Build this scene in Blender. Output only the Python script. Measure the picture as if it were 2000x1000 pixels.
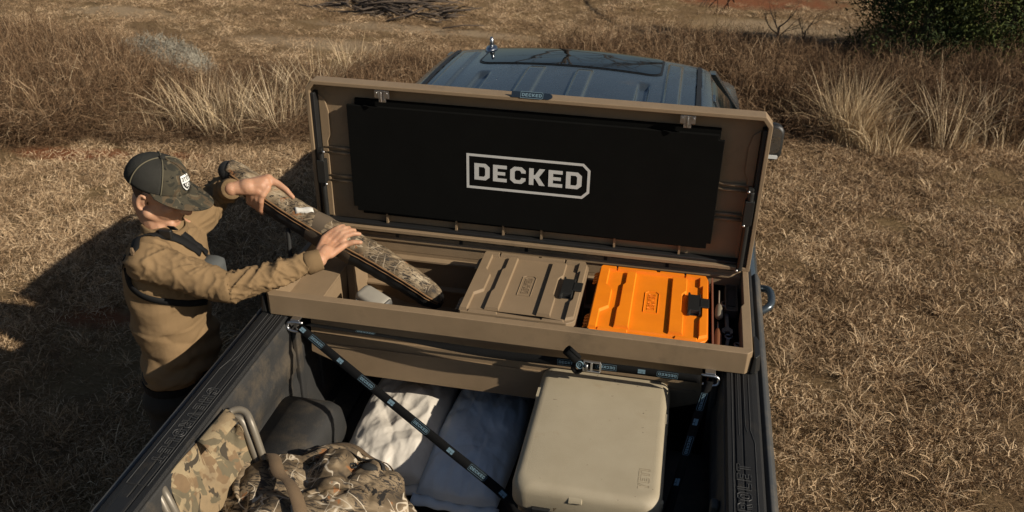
import bpy, bmesh, math, random
import numpy as np
from mathutils import Vector, Matrix, noise
from mathutils.bvhtree import BVHTree
from mathutils.geometry import tessellate_polygon
for o in list(bpy.data.objects): bpy.data.objects.remove(o)
sc = bpy.context.scene
R = math.radians
random.seed(7); RNG = np.random.default_rng(7)
# ------------------------------------------------------------------ camera
CAM = Vector((0.5586, -2.6211, 3.2845)); FPX = 1738.85
_y, _p, _r = 0.1913, -0.5099, 0.0163
_f = Vector((-math.sin(_y)*math.cos(_p), math.cos(_y)*math.cos(_p), math.sin(_p)))
_a = Vector((math.cos(_y), math.sin(_y), 0)); _u = _a.cross(_f)
CR = math.cos(_r)*_a + math.sin(_r)*_u; CU = -math.sin(_r)*_a + math.cos(_r)*_u
cd = bpy.data.cameras.new('camera'); cam = bpy.data.objects.new('camera', cd); sc.collection.objects.link(cam)
m3 = Matrix((CR, CU, -_f)).transposed().to_4x4(); m3.translation = CAM; cam.matrix_world = m3
cd.sensor_width = 36; cd.lens = FPX/2000*36; cd.clip_end = 2000; cd.clip_start = .05
cd.dof.use_dof = True; cd.dof.focus_distance = 3.35; cd.dof.aperture_fstop = 5.6
sc.camera = cam
# ------------------------------------------------------------------ sky and sun
SUN = Vector((3.15, -1.0, 1.92)).normalized()
w = bpy.data.worlds.new('World'); sc.world = w; w.use_nodes = True
nt = w.node_tree; bg = nt.nodes['Background']; sk = nt.nodes.new('ShaderNodeTexSky')
sk.sky_type = 'NISHITA'; sk.sun_disc = False
sk.sun_elevation = math.asin(SUN.z); sk.sun_rotation = math.atan2(SUN.x, SUN.y)
sk.air_density = 1.0; sk.dust_density = 1.2
nt.links.new(sk.outputs[0], bg.inputs[0]); bg.inputs[1].default_value = .05
sl = bpy.data.lights.new('sun', 'SUN'); sl.energy = 5.0; sl.angle = R(.53); sl.color = (1, .90, .76)
so = bpy.data.objects.new('sun', sl); sc.collection.objects.link(so)
so.rotation_euler = (-SUN).to_track_quat('-Z', 'Y').to_euler(); so.location = SUN*30
vs = sc.view_settings; vs.view_transform = 'Standard'; vs.look = 'None'; vs.exposure = .30; vs.gamma = 1
# ------------------------------------------------------------------ helpers
def at_z(px, py, z): d = (px-1000)/FPX*CR + (500-py)/FPX*CU + _f; return CAM + d*((z-CAM.z)/d.z)
def at_y(px, py, y): d = (px-1000)/FPX*CR + (500-py)/FPX*CU + _f; return CAM + d*((y-CAM.y)/d.y)
def at_x(px, py, x): d = (px-1000)/FPX*CR + (500-py)/FPX*CU + _f; return CAM + d*((x-CAM.x)/d.x)
def root_loc(p):
    while p.parent: p = p.parent
    return Vector(p.location)
def tag(o, label=None, cat=None, group=None, kind=None):
    if label: o['label'] = label
    if cat: o['category'] = cat
    if group: o['group'] = group
    if kind: o['kind'] = kind
    return o
def thing(name, loc, label, cat, group=None):
    o = bpy.data.objects.new(name, None); sc.collection.objects.link(o); o.location = loc; o.empty_display_size = .1
    return tag(o, label, cat, group)
def link(name, me, parent=None):
    o = bpy.data.objects.new(name, me); sc.collection.objects.link(o)
    if parent: o.parent = parent
    return o
def mk(name, V, F, mat, parent=None, smooth=False, bev=0, seg=2, loc=None):
    off = root_loc(parent) if parent else Vector(loc or (0, 0, 0))
    me = bpy.data.meshes.new(name)
    me.from_pydata([tuple(Vector(v)-off) for v in V], [], F); me.update()
    if mat: me.materials.append(mat)
    if smooth: me.shade_smooth()
    o = link(name, me, parent)
    if not parent and loc: o.location = off
    if bev:
        b = o.modifiers.new('bevel', 'BEVEL'); b.width = bev; b.segments = seg; b.limit_method = 'ANGLE'; b.angle_limit = R(35)
        if seg > 1: me.shade_smooth(); b.harden_normals = True
    return o
class MB:
    def __init__(s, M=None): s.v = []; s.f = []; s.M = M
    def add(s, V, F):
        n = len(s.v); s.v += [(s.M @ Vector(p)) if s.M else Vector(p) for p in V]; s.f += [tuple(i+n for i in q) for q in F]; return s
    def box(s, x0, x1, y0, y1, z0, z1):
        return s.add([(x0,y0,z0),(x1,y0,z0),(x1,y1,z0),(x0,y1,z0),(x0,y0,z1),(x1,y0,z1),(x1,y1,z1),(x0,y1,z1)],
                     [(3,2,1,0),(4,5,6,7),(0,1,5,4),(1,2,6,5),(2,3,7,6),(3,0,4,7)])
    def prism(s, poly, a0, a1, ax='z', inset=0):
        """polygon (ccw seen from +axis) extruded between a0 and a1; inset chamfers the top"""
        poly = [tuple(p) for p in poly]
        area = sum(poly[i][0]*poly[(i+1)%len(poly)][1]-poly[(i+1)%len(poly)][0]*poly[i][1] for i in range(len(poly)))
        if area < 0: poly = poly[::-1]
        top = offset(poly, inset) if inset else poly
        def P(p, a): return (p[0],p[1],a) if ax == 'z' else ((a,p[0],p[1]) if ax == 'x' else (p[1],a,p[0]))
        n = len(poly); V = [P(p,a0) for p in poly]+[P(p,a1) for p in top]
        F = [(i,(i+1)%n,(i+1)%n+n,i+n) for i in range(n)]
        F += [tuple(range(n-1,-1,-1)), tuple(range(n,2*n))]
        return s.add(V, F)
    def tube(s, path, r, n=8, closed=False, cap=True):
        path = [Vector(p) for p in path]; m = len(path)
        rr = r if hasattr(r, '__len__') else [r]*m
        T = []
        for i in range(m):
            a = path[(i-1)%m] if (closed or i) else path[0]; b = path[(i+1)%m] if (closed or i < m-1) else path[-1]
            T.append((b-a).normalized())
        N = T[0].orthogonal().normalized(); V = []; 
        for i in range(m):
            N = (N - T[i]*N.dot(T[i])); N = N.normalized() if N.length > 1e-6 else T[i].orthogonal().normalized()
            B = T[i].cross(N)
            V += [path[i]+rr[i]*(math.cos(2*math.pi*k/n)*N+math.sin(2*math.pi*k/n)*B) for k in range(n)]
        F = []
        for i in range(m if closed else m-1):
            j = (i+1) % m
            F += [(i*n+k, i*n+(k+1)%n, j*n+(k+1)%n, j*n+k) for k in range(n)]
        if cap and not closed: F += [tuple(range(n-1,-1,-1)), tuple((m-1)*n+k for k in range(n))]
        return s.add(V, F)
    def loft(s, rings, cap=True, closed=True):
        n = len(rings[0]); V = [p for r_ in rings for p in r_]; F = []
        for i in range(len(rings)-1):
            for k in range(n if closed else n-1): F.append((i*n+k, i*n+(k+1)%n, (i+1)*n+(k+1)%n, (i+1)*n+k))
        if cap and closed: F += [tuple(range(n-1,-1,-1)), tuple((len(rings)-1)*n+k for k in range(n))]
        return s.add(V, F)
    def ball(s, c, rx, ry=None, rz=None, nu=16, nv=10, M=None):
        ry = rx if ry is None else ry; rz = rx if rz is None else rz
        c = Vector(c); V = []; F = []
        def P(p): p = Vector(p); return c + (M @ p if M else p)
        for i in range(1, nv):
            t = math.pi*i/nv
            for k in range(nu):
                a = 2*math.pi*k/nu; V.append(P((rx*math.sin(t)*math.cos(a), ry*math.sin(t)*math.sin(a), rz*math.cos(t))))
        for i in range(nv-2):
            for k in range(nu): F.append((i*nu+k, (i+1)*nu+k, (i+1)*nu+(k+1)%nu, i*nu+(k+1)%nu))
        V += [P((0,0,rz)), P((0,0,-rz))]; a = len(V)-2
        for k in range(nu): F.append((a, k, (k+1)%nu)); F.append((a+1, (nv-2)*nu+(k+1)%nu, (nv-2)*nu+k))
        return s.add(V, F)
    def cap(s, p0, r0, p1, r1, n=14):
        p0 = Vector(p0); p1 = Vector(p1); d = (p1-p0); L = d.length; d.normalize(); pts = []; rs = []
        for k in range(5): a = math.pi/2*k/5; pts.append(p0-d*r0*math.cos(a)); rs.append(max(r0*math.sin(a), 1e-4))
        pts.append(p0); rs.append(r0); pts.append(p1); rs.append(r1)
        for k in range(4,-1,-1): a = math.pi/2*k/5; pts.append(p1+d*r1*math.cos(a)); rs.append(max(r1*math.sin(a), 1e-4))
        return s.tube(pts, rs, n)
    def build(s, name, mat, parent=None, **k): return mk(name, s.v, s.f, mat, parent, **k)
def offset(poly, d):
    out = []; n = len(poly)
    for i in range(n):
        p0, p1, p2 = (Vector(poly[(i+j) % n]).to_2d() for j in (-1,0,1))
        a = (p1-p0).normalized(); b = (p2-p1).normalized(); na = Vector((-a.y,a.x)); nb = Vector((-b.y,b.x))
        m = na+nb; l = m.length_squared
        out.append(tuple(p1 + m*(2*d/l) if l > .1 else p1+na*d))
    return out
def spline(P, n):
    P = [Vector(p) for p in P]; Q = [P[0]*2-P[1]]+P+[P[-1]*2-P[-2]]; out = []
    m = len(P)-1
    for k in range(n):
        t = k/(n-1)*m; i = min(int(t), m-1); u = t-i; a,b,c,d = Q[i:i+4]
        out.append(.5*((2*b)+(c-a)*u+(2*a-5*b+4*c-d)*u*u+(3*b-a-3*c+d)*u**3))
    return out
def rrect(x0, x1, y0, y1, r, n=5):
    o = []
    for cx, cy, a0 in ((x1-r,y0+r,-90),(x1-r,y1-r,0),(x0+r,y1-r,90),(x0+r,y0+r,180)):
        for k in range(n+1): a = R(a0+90*k/n); o.append((cx+r*math.cos(a), cy+r*math.sin(a)))
    return o
def grid(fn, nu, nv):
    V = [fn(i/nu, j/nv) for j in range(nv+1) for i in range(nu+1)]
    F = [(j*(nu+1)+i, j*(nu+1)+i+1, (j+1)*(nu+1)+i+1, (j+1)*(nu+1)+i) for j in range(nv) for i in range(nu)]
    return V, F
def solidify(o, t, off=-1):
    m = o.modifiers.new('solid', 'SOLIDIFY'); m.thickness = t; m.offset = off; return o
def remeshed(mb, voxel, smooth=4, fac=.5):
    me = bpy.data.meshes.new('tmp'); me.from_pydata([tuple(v) for v in mb.v], [], mb.f); me.update()
    bm = bmesh.new(); bm.from_mesh(me); bmesh.ops.recalc_face_normals(bm, faces=bm.faces); bm.to_mesh(me); bm.free()
    ts_ = bpy.data.scenes.new('tmp'); o = bpy.data.objects.new('tmp', me); ts_.collection.objects.link(o)
    m = o.modifiers.new('r', 'REMESH'); m.mode = 'VOXEL'; m.voxel_size = voxel
    if smooth: s_ = o.modifiers.new('s', 'SMOOTH'); s_.iterations = smooth; s_.factor = fac
    vl = ts_.view_layers[0]; vl.update(); dg = vl.depsgraph; dg.update()
    out = bpy.data.meshes.new_from_object(o.evaluated_get(dg))
    bpy.data.objects.remove(o); bpy.data.meshes.remove(me); bpy.data.scenes.remove(ts_); return out
def place_mesh(name, me, mat, parent, smooth=True):
    off = root_loc(parent); me.transform(Matrix.Translation(-off)); me.name = name
    me.materials.clear(); me.materials.append(mat)
    if smooth: me.shade_smooth()
    return link(name, me, parent)
# ------------------------------------------------------------------ block letters
S_ = .23
def chf(x0,x1,y0,y1,c): return [(x0+c,y0),(x1-c,y0),(x1,y0+c),(x1,y1-c),(x1-c,y1),(x0+c,y1),(x0,y1-c),(x0,y0+c)]
G = {
 'D': (.78, [[(0,0),(.58,0),(.78,.2),(.78,.8),(.58,1),(0,1)], [(S_,S_-.02),(.48,S_-.02),(.55,.3),(.55,.7),(.48,.79),(S_,.79)]]),
 'E': (.70, [[(0,0),(.7,0),(.7,.21),(S_,.21),(S_,.4),(.62,.4),(.62,.6),(S_,.6),(S_,.79),(.7,.79),(.7,1),(0,1)]]),
 'C': (.78, [[(.2,0),(.58,0),(.78,.2),(.78,.36),(.55,.36),(.55,.3),(.48,.21),(.3,.21),(S_,.3),(S_,.7),(.3,.79),(.48,.79),(.55,.7),(.55,.64),(.78,.64),(.78,.8),(.58,1),(.2,1),(0,.8),(0,.2)]]),
 'K': (.80, [[(0,0),(S_,0),(S_,.39),(.3,.39),(.52,0),(.8,0),(.5,.5),(.8,1),(.52,1),(.3,.61),(S_,.61),(S_,1),(0,1)]]),
 'H': (.80, [[(0,0),(S_,0),(S_,.4),(.57,.4),(.57,0),(.8,0),(.8,1),(.57,1),(.57,.6),(S_,.6),(S_,1),(0,1)]]),
 'V': (.84, [[(.3,0),(.54,0),(.84,1),(.6,1),(.42,.34),(.24,1),(0,1)]]),
 'R': (.78, [[(0,0),(S_,0),(S_,.34),(.38,.34),(.53,0),(.78,0),(.6,.38),(.78,.5),(.78,.82),(.6,1),(0,1)], [(S_,.55),(.55,.55),(.55,.79),(S_,.79)]]),
 'O': (.80, [chf(0,.8,0,1,.2), chf(.23,.57,.21,.79,.08)]),
 'L': (.68, [[(0,0),(.68,0),(.68,.21),(S_,.21),(S_,1),(0,1)]]),
 'T': (.76, [[(.265,0),(.495,0),(.495,.79),(.76,.79),(.76,1),(0,1),(0,.79),(.265,.79)]]),
 'Y': (.80, [[(.285,0),(.515,0),(.515,.38),(.8,1),(.55,1),(.4,.62),(.25,1),(0,1),(.285,.38)]]),
 'I': (.24, [[(0,0),(.24,0),(.24,1),(0,1)]]),
}
def text_width(t, gap=.16): return sum(G[c][0] for c in t)+gap*(len(t)-1)
def poly_tris(loops):
    tri = tessellate_polygon([[Vector((p[0],p[1],0)) for p in l] for l in loops]); pts = [p for l in loops for p in l]
    return pts, tri
def text_fill(mb, t, O, X, Y, h, gap=.16, xs=1.0, lift=None):
    """flat filled letters centred on O; X, Y unit axes, h letter height"""
    O = Vector(O); X = Vector(X); Y = Vector(Y); x = -text_width(t, gap)/2
    for c in t:
        pts, tri = poly_tris(G[c][1])
        mb.add([O+X*(p[0]+x)*h*xs+Y*(p[1]-.5)*h for p in pts], [tuple(q) for q in tri]); x += G[c][0]+gap
    return mb
def text_outline(mb, t, O, X, Y, h, r, gap=.16, xs=1.0):
    O = Vector(O); X = Vector(X); Y = Vector(Y); x = -text_width(t, gap)/2
    for c in t:
        for l in G[c][1]: mb.tube([O+X*(p[0]+x)*h*xs+Y*(p[1]-.5)*h for p in l], r, 5, closed=True)
        x += G[c][0]+gap
    return mb
def badge_ring(w_, h_, c, t):
    """DECKED frame: two right corners cut"""
    o = [(-w_/2,-h_/2),(w_/2-c,-h_/2),(w_/2,-h_/2+c),(w_/2,h_/2-c),(w_/2-c,h_/2),(-w_/2,h_/2)]
    return [o, offset(o, t)]
def logo(mb, O, X, Y, h, frame=True, th=None):
    O = Vector(O); X = Vector(X); Y = Vector(Y)
    text_fill(mb, 'DECKED', O, X, Y, h, gap=.17, xs=1.12)
    if frame:
        W = text_width('DECKED', .17)*h*1.12+h*.9; H = h*2.1
        pts, tri = poly_tris(badge_ring(W, H, h*.38, th or h*.15))
        mb.add([O+X*p[0]+Y*p[1] for p in pts], [tuple(q) for q in tri])
    return mb
# ------------------------------------------------------------------ materials
def newmat(name):
    m = bpy.data.materials.new(name); m.use_nodes = True; n = m.node_tree.nodes; b = n['Principled BSDF']; return m, n, m.node_tree.links, b
def nnode(n, typ, **k):
    o = n.new(typ)
    for a, v in k.items(): setattr(o, a, v)
    return o
def noise_n(n, l, co, scale, detail=5, rough=.55, dist=0):
    t = n.new('ShaderNodeTexNoise'); t.inputs['Scale'].default_value = scale; t.inputs['Detail'].default_value = detail
    t.inputs['Roughness'].default_value = rough; t.inputs['Distortion'].default_value = dist; l.new(co, t.inputs['Vector']); return t
def ramp(n, l, fac, stops, const=False):
    r_ = n.new('ShaderNodeValToRGB'); e = r_.color_ramp.elements
    if const: r_.color_ramp.interpolation = 'CONSTANT'
    e[0].position, e[0].color = stops[0][0], (*stops[0][1], 1); e[1].position, e[1].color = stops[1][0], (*stops[1][1], 1)
    for p, c in stops[2:]: x = e.new(p); x.color = (*c, 1)
    l.new(fac, r_.inputs[0]); return r_
def mixc(n, l, fac, a, b):
    x = n.new('ShaderNodeMix'); x.data_type = 'RGBA'
    if isinstance(fac, float): x.inputs[0].default_value = fac
    else: l.new(fac, x.inputs[0])
    for s_, v in ((6, a), (7, b)):
        if isinstance(v, tuple): x.inputs[s_].default_value = (*v, 1)
        else: l.new(v, x.inputs[s_])
    return x.outputs[2]
def bumpn(n, l, b, h, strength, dist=.01):
    x = n.new('ShaderNodeBump'); x.inputs['Strength'].default_value = strength; x.inputs['Distance'].default_value = dist
    l.new(h, x.inputs['Height']); l.new(x.outputs[0], b.inputs['Normal'])
def coord(n, l, scale=None):
    t = n.new('ShaderNodeTexCoord')
    if not scale: return t.outputs['Object']
    mp = n.new('ShaderNodeMapping'); mp.inputs['Scale'].default_value = scale; l.new(t.outputs['Object'], mp.inputs[0]); return mp.outputs[0]
def mat(name, c, rough=.6, metal=0, c2=None, vs_=8, bump=0, bs=150, dirt=None, ds=5, dth=.55, speck=None, spec=.5, coat=0, rv=.12, bd=.004):
    m, n, l, b = newmat(name); co = coord(n, l)
    c2 = c2 or tuple(x*.82 for x in c)
    t = noise_n(n, l, co, vs_, 6, .6); out = ramp(n, l, t.outputs[0], [(.3, c2), (.68, c)]).outputs[0]
    if dirt:
        d = noise_n(n, l, co, ds, 8, .68); k = ramp(n, l, d.outputs[0], [(dth, (0,0,0)), (dth+.2, (1,1,1))])
        out = mixc(n, l, k.outputs[0], out, dirt)
    if speck:
        d = noise_n(n, l, co, speck[0], 3, .5, .6); k = ramp(n, l, d.outputs[0], [(speck[1], (0,0,0)), (speck[1]+.03, (1,1,1))]); out = mixc(n, l, k.outputs[0], out, speck[2])
    l.new(out, b.inputs['Base Color']); b.inputs['Metallic'].default_value = metal
    rr = noise_n(n, l, co, vs_*3, 4); rm = n.new('ShaderNodeMapRange'); rm.inputs['To Min'].default_value = rough-rv*.5; rm.inputs['To Max'].default_value = rough+rv
    l.new(rr.outputs[0], rm.inputs[0]); l.new(rm.outputs[0], b.inputs['Roughness'])
    b.inputs['Specular IOR Level'].default_value = spec; b.inputs['Coat Weight'].default_value = coat; b.inputs['Coat Roughness'].default_value = .08
    if bump: h = noise_n(n, l, co, bs, 4); bumpn(n, l, b, h.outputs[0], bump, bd)
    return m
TAN = (.238, .168, .100)
M = {}
M['tan'] = mat('tan_plastic', TAN, .55, c2=(.20,.141,.083), bump=.25, bs=700, dirt=(.125,.09,.054), ds=4, dth=.545, spec=.35)
M['tanlid'] = mat('tan_case_plastic', (.222,.157,.094), .5, c2=(.198,.14,.083), bump=.15, bs=600, spec=.4)
M['orange'] = mat('orange_plastic', (.80,.215,.006), .45, c2=(.70,.18,.005), bump=.1, bs=600, spec=.45)
M['black'] = mat('black_plastic', (.014,.014,.013), .42, bump=.15, bs=500)
M['felt'] = mat('black_felt', (.0055,.0055,.005), .95, bump=.3, bs=900, spec=.06)
M['gasket'] = mat('black_rubber', (.008,.008,.008), .55)
M['zinc'] = mat('zinc_metal', (.55,.55,.55), .32, 1, bump=.2, bs=200)
M['steel'] = mat('tool_steel', (.22,.22,.22), .38, 1)
M['print'] = mat('grey_print', (.50,.50,.48), .7, c2=(.46,.46,.44))
M['bluep'] = mat('pale_blue_print', (.12,.195,.24), .7)
M['navy'] = mat('navy_badge', (.012,.02,.032), .35)
M['webbing'] = mat('black_webbing', (.007,.007,.007), .85, bump=.6, bs=900, spec=.12)
M['cooler'] = mat('cooler_tan', (.345,.295,.205), .5, c2=(.305,.258,.175), bump=.35, bs=420, dirt=(.26,.195,.115), ds=7, dth=.60, speck=(48,.715,(.10,.07,.04)), spec=.4)
M['liner'] = mat('bed_liner', (.024,.023,.0215), .66, c2=(.017,.017,.016), bump=.4, bs=260, dirt=(.075,.058,.038), ds=5, dth=.50)
M['railcap'] = mat('rail_cap_plastic', (.012,.012,.012), .55, c2=(.009,.009,.009), bump=.5, bs=600, dirt=(.032,.027,.02), ds=9, dth=.58, spec=.3)
M['ridge'] = mat('grey_rail_edge', (.042,.042,.041), .5)  # paler grey than the cap, so the raised lines stand out
M['paint'] = mat('blue_grey_paint', (.058,.074,.086), .26, .5, c2=(.05,.066,.078), dirt=(.13,.115,.09), ds=2.6, dth=.58, coat=.5, rv=.08)
M['dustpaint'] = mat('dusty_grey_paint', (.062,.064,.064), .45, .2, dirt=(.11,.095,.075), ds=4, dth=.5)
M['moulding'] = mat('roof_moulding', (.010,.010,.010), .5)
M['sunroof'] = mat('sunroof_glass', (.004,.006,.007), .03, 0, rv=.02, spec=.28)
M['glass'] = mat('dark_glass', (.012,.015,.016), .05, 0, rv=.02, spec=.6)
M['tyre'] = mat('tyre_rubber', (.015,.015,.015), .8, bump=.5)
M['chrome'] = mat('bright_metal', (.40,.42,.44), .25, 1)
M['sackw'] = mat('white_sack', (.56,.52,.45), .4, c2=(.46,.42,.36), bump=.2, bs=120, dirt=(.35,.30,.23), ds=5, dth=.6)
M['sackb'] = mat('blue_grey_sack', (.56,.63,.68), .4, c2=(.46,.53,.59), bump=.2, bs=120)
M['skin'] = mat('skin', (.45,.255,.155), .55, c2=(.36,.175,.098), vs_=14, bump=.15, bs=260)
M['skin'].node_tree.nodes['Principled BSDF'].inputs['Subsurface Weight'].default_value = .12
M['skin'].node_tree.nodes['Principled BSDF'].inputs['Subsurface Radius'].default_value = (.012,.004,.002)
M['shirt'] = mat('tan_shirt', (.212,.140,.072), .9, c2=(.172,.112,.056), vs_=5, bump=.35, bs=520, spec=.15)
M['cuff'] = mat('shirt_knit', (.20,.132,.068), .95, bump=.6, bs=700, spec=.1)
M['trouser'] = mat('dark_trousers', (.035,.032,.026), .9, bump=.3, bs=300, spec=.2)
M['boot'] = mat('brown_boots', (.06,.04,.025), .6)
M['strapblk'] = mat('harness_webbing', (.008,.008,.008), .8, spec=.2)
M['pouch'] = mat('grey_pouch', (.075,.08,.078), .8)
M['capback'] = mat('cap_mesh', (.040,.039,.034), .9, c2=(.029,.028,.024), bump=.7, bs=600, spec=.1)
M['seam'] = mat('olive_thread', (.12,.105,.065), .9)
M['patchw'] = mat('patch_white', (.68,.68,.64), .8)
M['patchd'] = mat('patch_dark', (.02,.02,.02), .8)
M['hair'] = mat('short_hair', (.09,.048,.024), .9)
M['chairtube'] = mat('chair_tube', (.19,.165,.125), .42, .25, dirt=(.12,.10,.075), ds=12, dth=.5)
M['webbrown'] = mat('brown_webbing', (.15,.098,.052), .85, bump=.5, bs=700)
M['bark'] = mat('bark', (.10,.075,.055), .9, c2=(.055,.04,.03), vs_=20, bump=.8, bs=60, bd=.02)
M['twiggrey'] = mat('pale_twig', (.25,.20,.15), .9)
M['toolwood'] = mat('brown_handle', (.20,.075,.03), .45)
M['redbrown'] = mat('divider_board', (.20,.075,.04), .6)
M['greycup'] = mat('grey_tub', (.31,.285,.235), .55)
M['tagw'] = mat('white_tag', (.55,.53,.48), .7)
M['zip'] = mat('tan_zipper', (.20,.105,.04), .7, bump=.6, bs=500)
M['caseblack'] = mat('black_nylon', (.010,.010,.009), .75, bump=.4, bs=500)
M['casebrown'] = mat('brown_band', (.09,.065,.04), .8, bump=.3, bs=400)
def camo(name, cols, scale, dist=1.2, rough=.9, bump=.25):
    m, n, l, b = newmat(name); co = coord(n, l); out = cols[0]
    for i, (c, th, sc_) in enumerate(cols[1:]):
        mp = n.new('ShaderNodeMapping'); mp.inputs['Location'].default_value = (3.1*i+1, 7.7*i, 1.3*i); mp.inputs['Scale'].default_value = (1, 1.35, 1.1); l.new(co, mp.inputs[0])
        t = noise_n(n, l, mp.outputs[0], scale*sc_, 3.2, .52, dist); k = ramp(n, l, t.outputs[0], [(th, (0,0,0)), (th+.022, (1,1,1))])
        out = mixc(n, l, k.outputs[0], out, c)
    f = noise_n(n, l, co, scale*2.5, 4); s = ramp(n, l, f.outputs[0], [(.25,(.78,.78,.78)),(.75,(1.15,1.12,1.05))])
    mm = n.new('ShaderNodeMix'); mm.data_type = 'RGBA'; mm.blend_type = 'MULTIPLY'; mm.inputs[0].default_value = 1; l.new(out, mm.inputs[6]); l.new(s.outputs[0], mm.inputs[7])
    l.new(mm.outputs[2], b.inputs['Base Color']); b.inputs['Roughness'].default_value = rough; b.inputs['Specular IOR Level'].default_value = .15
    h = noise_n(n, l, co, 700, 3); bumpn(n, l, b, h.outputs[0], bump, .002); return m
M['multicam'] = camo('multicam_fabric', [(.235,.175,.105), ((.165,.112,.065),.53,.8), ((.125,.105,.068),.55,1.0), ((.27,.212,.13),.57,1.1), ((.055,.046,.034),.60,1.3)], 8.5)
M['capcamo'] = camo('dark_camo_twill', [(.050,.045,.032), ((.078,.058,.036),.52,1), ((.028,.027,.021),.54,1.1), ((.105,.088,.058),.62,1.4), ((.013,.013,.011),.61,1.6)], 13)
def realtree(name, scale=9, pale=1.0, vec=(1,1,1), orange=.62, twig=(.46,.39,.29)):
    m, n, l, b = newmat(name); co = coord(n, l, vec)
    t = noise_n(n, l, co, scale*.8, 4, .6, .6)
    out = ramp(n, l, t.outputs[0], [(.34,(.035*pale,.027*pale,.018*pale)),(.45,(.13*pale,.093*pale,.054*pale)),(.56,(.26*pale,.195*pale,.12*pale)),(.68,(.42*pale,.345*pale,.235*pale))]).outputs[0]
    # bark streaks
    mp = n.new('ShaderNodeMapping'); mp.inputs['Scale'].default_value = (1,4.5,2.2); mp.inputs['Rotation'].default_value = (.2,.3,.7); l.new(co, mp.inputs[0])
    s = noise_n(n, l, mp.outputs[0], scale*2.2, 6, .7, 1.4); k = ramp(n, l, s.outputs[0], [(.50,(0,0,0)),(.545,(1,1,1))]); g = noise_n(n, l, co, scale*.55, 2); gk = ramp(n, l, g.outputs[0], [(.41,(0,0,0)),(.47,(1,1,1))])
    mu = n.new('ShaderNodeMath'); mu.operation = 'MULTIPLY'; l.new(k.outputs[0], mu.inputs[0]); l.new(gk.outputs[0], mu.inputs[1])
    out = mixc(n, l, mu.outputs[0], out, (.032,.026,.02))
    # orange leaves
    v = n.new('ShaderNodeTexNoise'); v.inputs['Scale'].default_value = scale*1.1; v.inputs['Detail'].default_value = 5; v.inputs['Roughness'].default_value = .62; v.inputs['Distortion'].default_value = .5
    mp2 = n.new('ShaderNodeMapping'); mp2.inputs['Location'].default_value = (5,2,9); l.new(co, mp2.inputs[0]); l.new(mp2.outputs[0], v.inputs['Vector'])
    k2 = ramp(n, l, v.outputs[0], [(orange,(0,0,0)),(orange+.02,(1,1,1))]); out = mixc(n, l, k2.outputs[0], out, (.23,.105,.042))
    # dark gaps
    d = noise_n(n, l, co, scale*1.6, 6, .66, .6); k3 = ramp(n, l, d.outputs[0], [(.37,(1,1,1)),(.395,(0,0,0))]); out = mixc(n, l, k3.outputs[0], out, (.014,.012,.010))
    # pale twigs: thin contour lines of warped noise
    for i, (sx, off) in enumerate((((1,3.2,1.6),3),((2.6,.8,1.3),8))):
        mp3 = n.new('ShaderNodeMapping'); mp3.inputs['Scale'].default_value = sx; mp3.inputs['Location'].default_value = (off,off*2,1); mp3.inputs['Rotation'].default_value = (.1,.2,.5+i); l.new(co, mp3.inputs[0])
        q = noise_n(n, l, mp3.outputs[0], scale*.62, 1.2, .4, .8); k4 = ramp(n, l, q.outputs[0], [(.497,(0,0,0)),(.503,(1,1,1)),(.517,(1,1,1)),(.523,(0,0,0))])
        gg = noise_n(n, l, co, scale*.9+i, 1); g2 = ramp(n, l, gg.outputs[0], [(.46,(0,0,0)),(.5,(1,1,1))]); m2 = n.new('ShaderNodeMath'); m2.operation = 'MULTIPLY'; l.new(k4.outputs[0], m2.inputs[0]); l.new(g2.outputs[0], m2.inputs[1])
        out = mixc(n, l, m2.outputs[0], out, twig)
    l.new(out, b.inputs['Base Color']); b.inputs['Roughness'].default_value = .75; b.inputs['Specular IOR Level'].default_value = .25
    h = noise_n(n, l, co, 60, 4); bumpn(n, l, b, h.outputs[0], .25, .004); return m
M['realtree'] = realtree('branch_camo_fabric', 8.5, 1.0, orange=.615)
M['guncamo'] = realtree('gun_case_camo', 12, .95, (1,1.6,1), .63, twig=(.30,.24,.165))
def veg(name, cols, attr='tint', rough=.85, trans=0):
    """vegetation: per-blade tint attribute plus per-instance random"""
    m, n, l, b = newmat(name); a = n.new('ShaderNodeAttribute'); a.attribute_name = attr
    oi = n.new('ShaderNodeObjectInfo'); mx = n.new('ShaderNodeMath'); mx.operation = 'MULTIPLY_ADD'; l.new(oi.outputs['Random'], mx.inputs[0]); mx.inputs[1].default_value = .3; l.new(a.outputs['Fac'], mx.inputs[2])
    mm = n.new('ShaderNodeMath'); mm.operation = 'SUBTRACT'; l.new(mx.outputs[0], mm.inputs[0]); mm.inputs[1].default_value = .15
    k = len(cols)-1; r_ = ramp(n, l, mm.outputs[0], [(i/k, c) for i, c in enumerate(cols)])
    l.new(r_.outputs[0], b.inputs['Base Color']); b.inputs['Roughness'].default_value = rough; b.inputs['Specular IOR Level'].default_value = .2
    return m
M['grass'] = veg('dry_grass', [(.082,.048,.025),(.245,.158,.086),(.43,.303,.178),(.64,.485,.31)])
M['straw'] = veg('tall_straw', [(.22,.15,.08),(.40,.29,.165),(.55,.425,.26),(.68,.55,.37)])
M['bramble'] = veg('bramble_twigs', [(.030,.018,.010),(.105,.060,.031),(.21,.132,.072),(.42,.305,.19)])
M['cedar'] = veg('cedar_foliage', [(.012,.019,.006),(.030,.044,.013),(.065,.082,.020),(.13,.13,.034)])
M['greybrush'] = veg('grey_brush', [(.16,.145,.11),(.22,.20,.155),(.28,.255,.20),(.34,.31,.245)])
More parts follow.
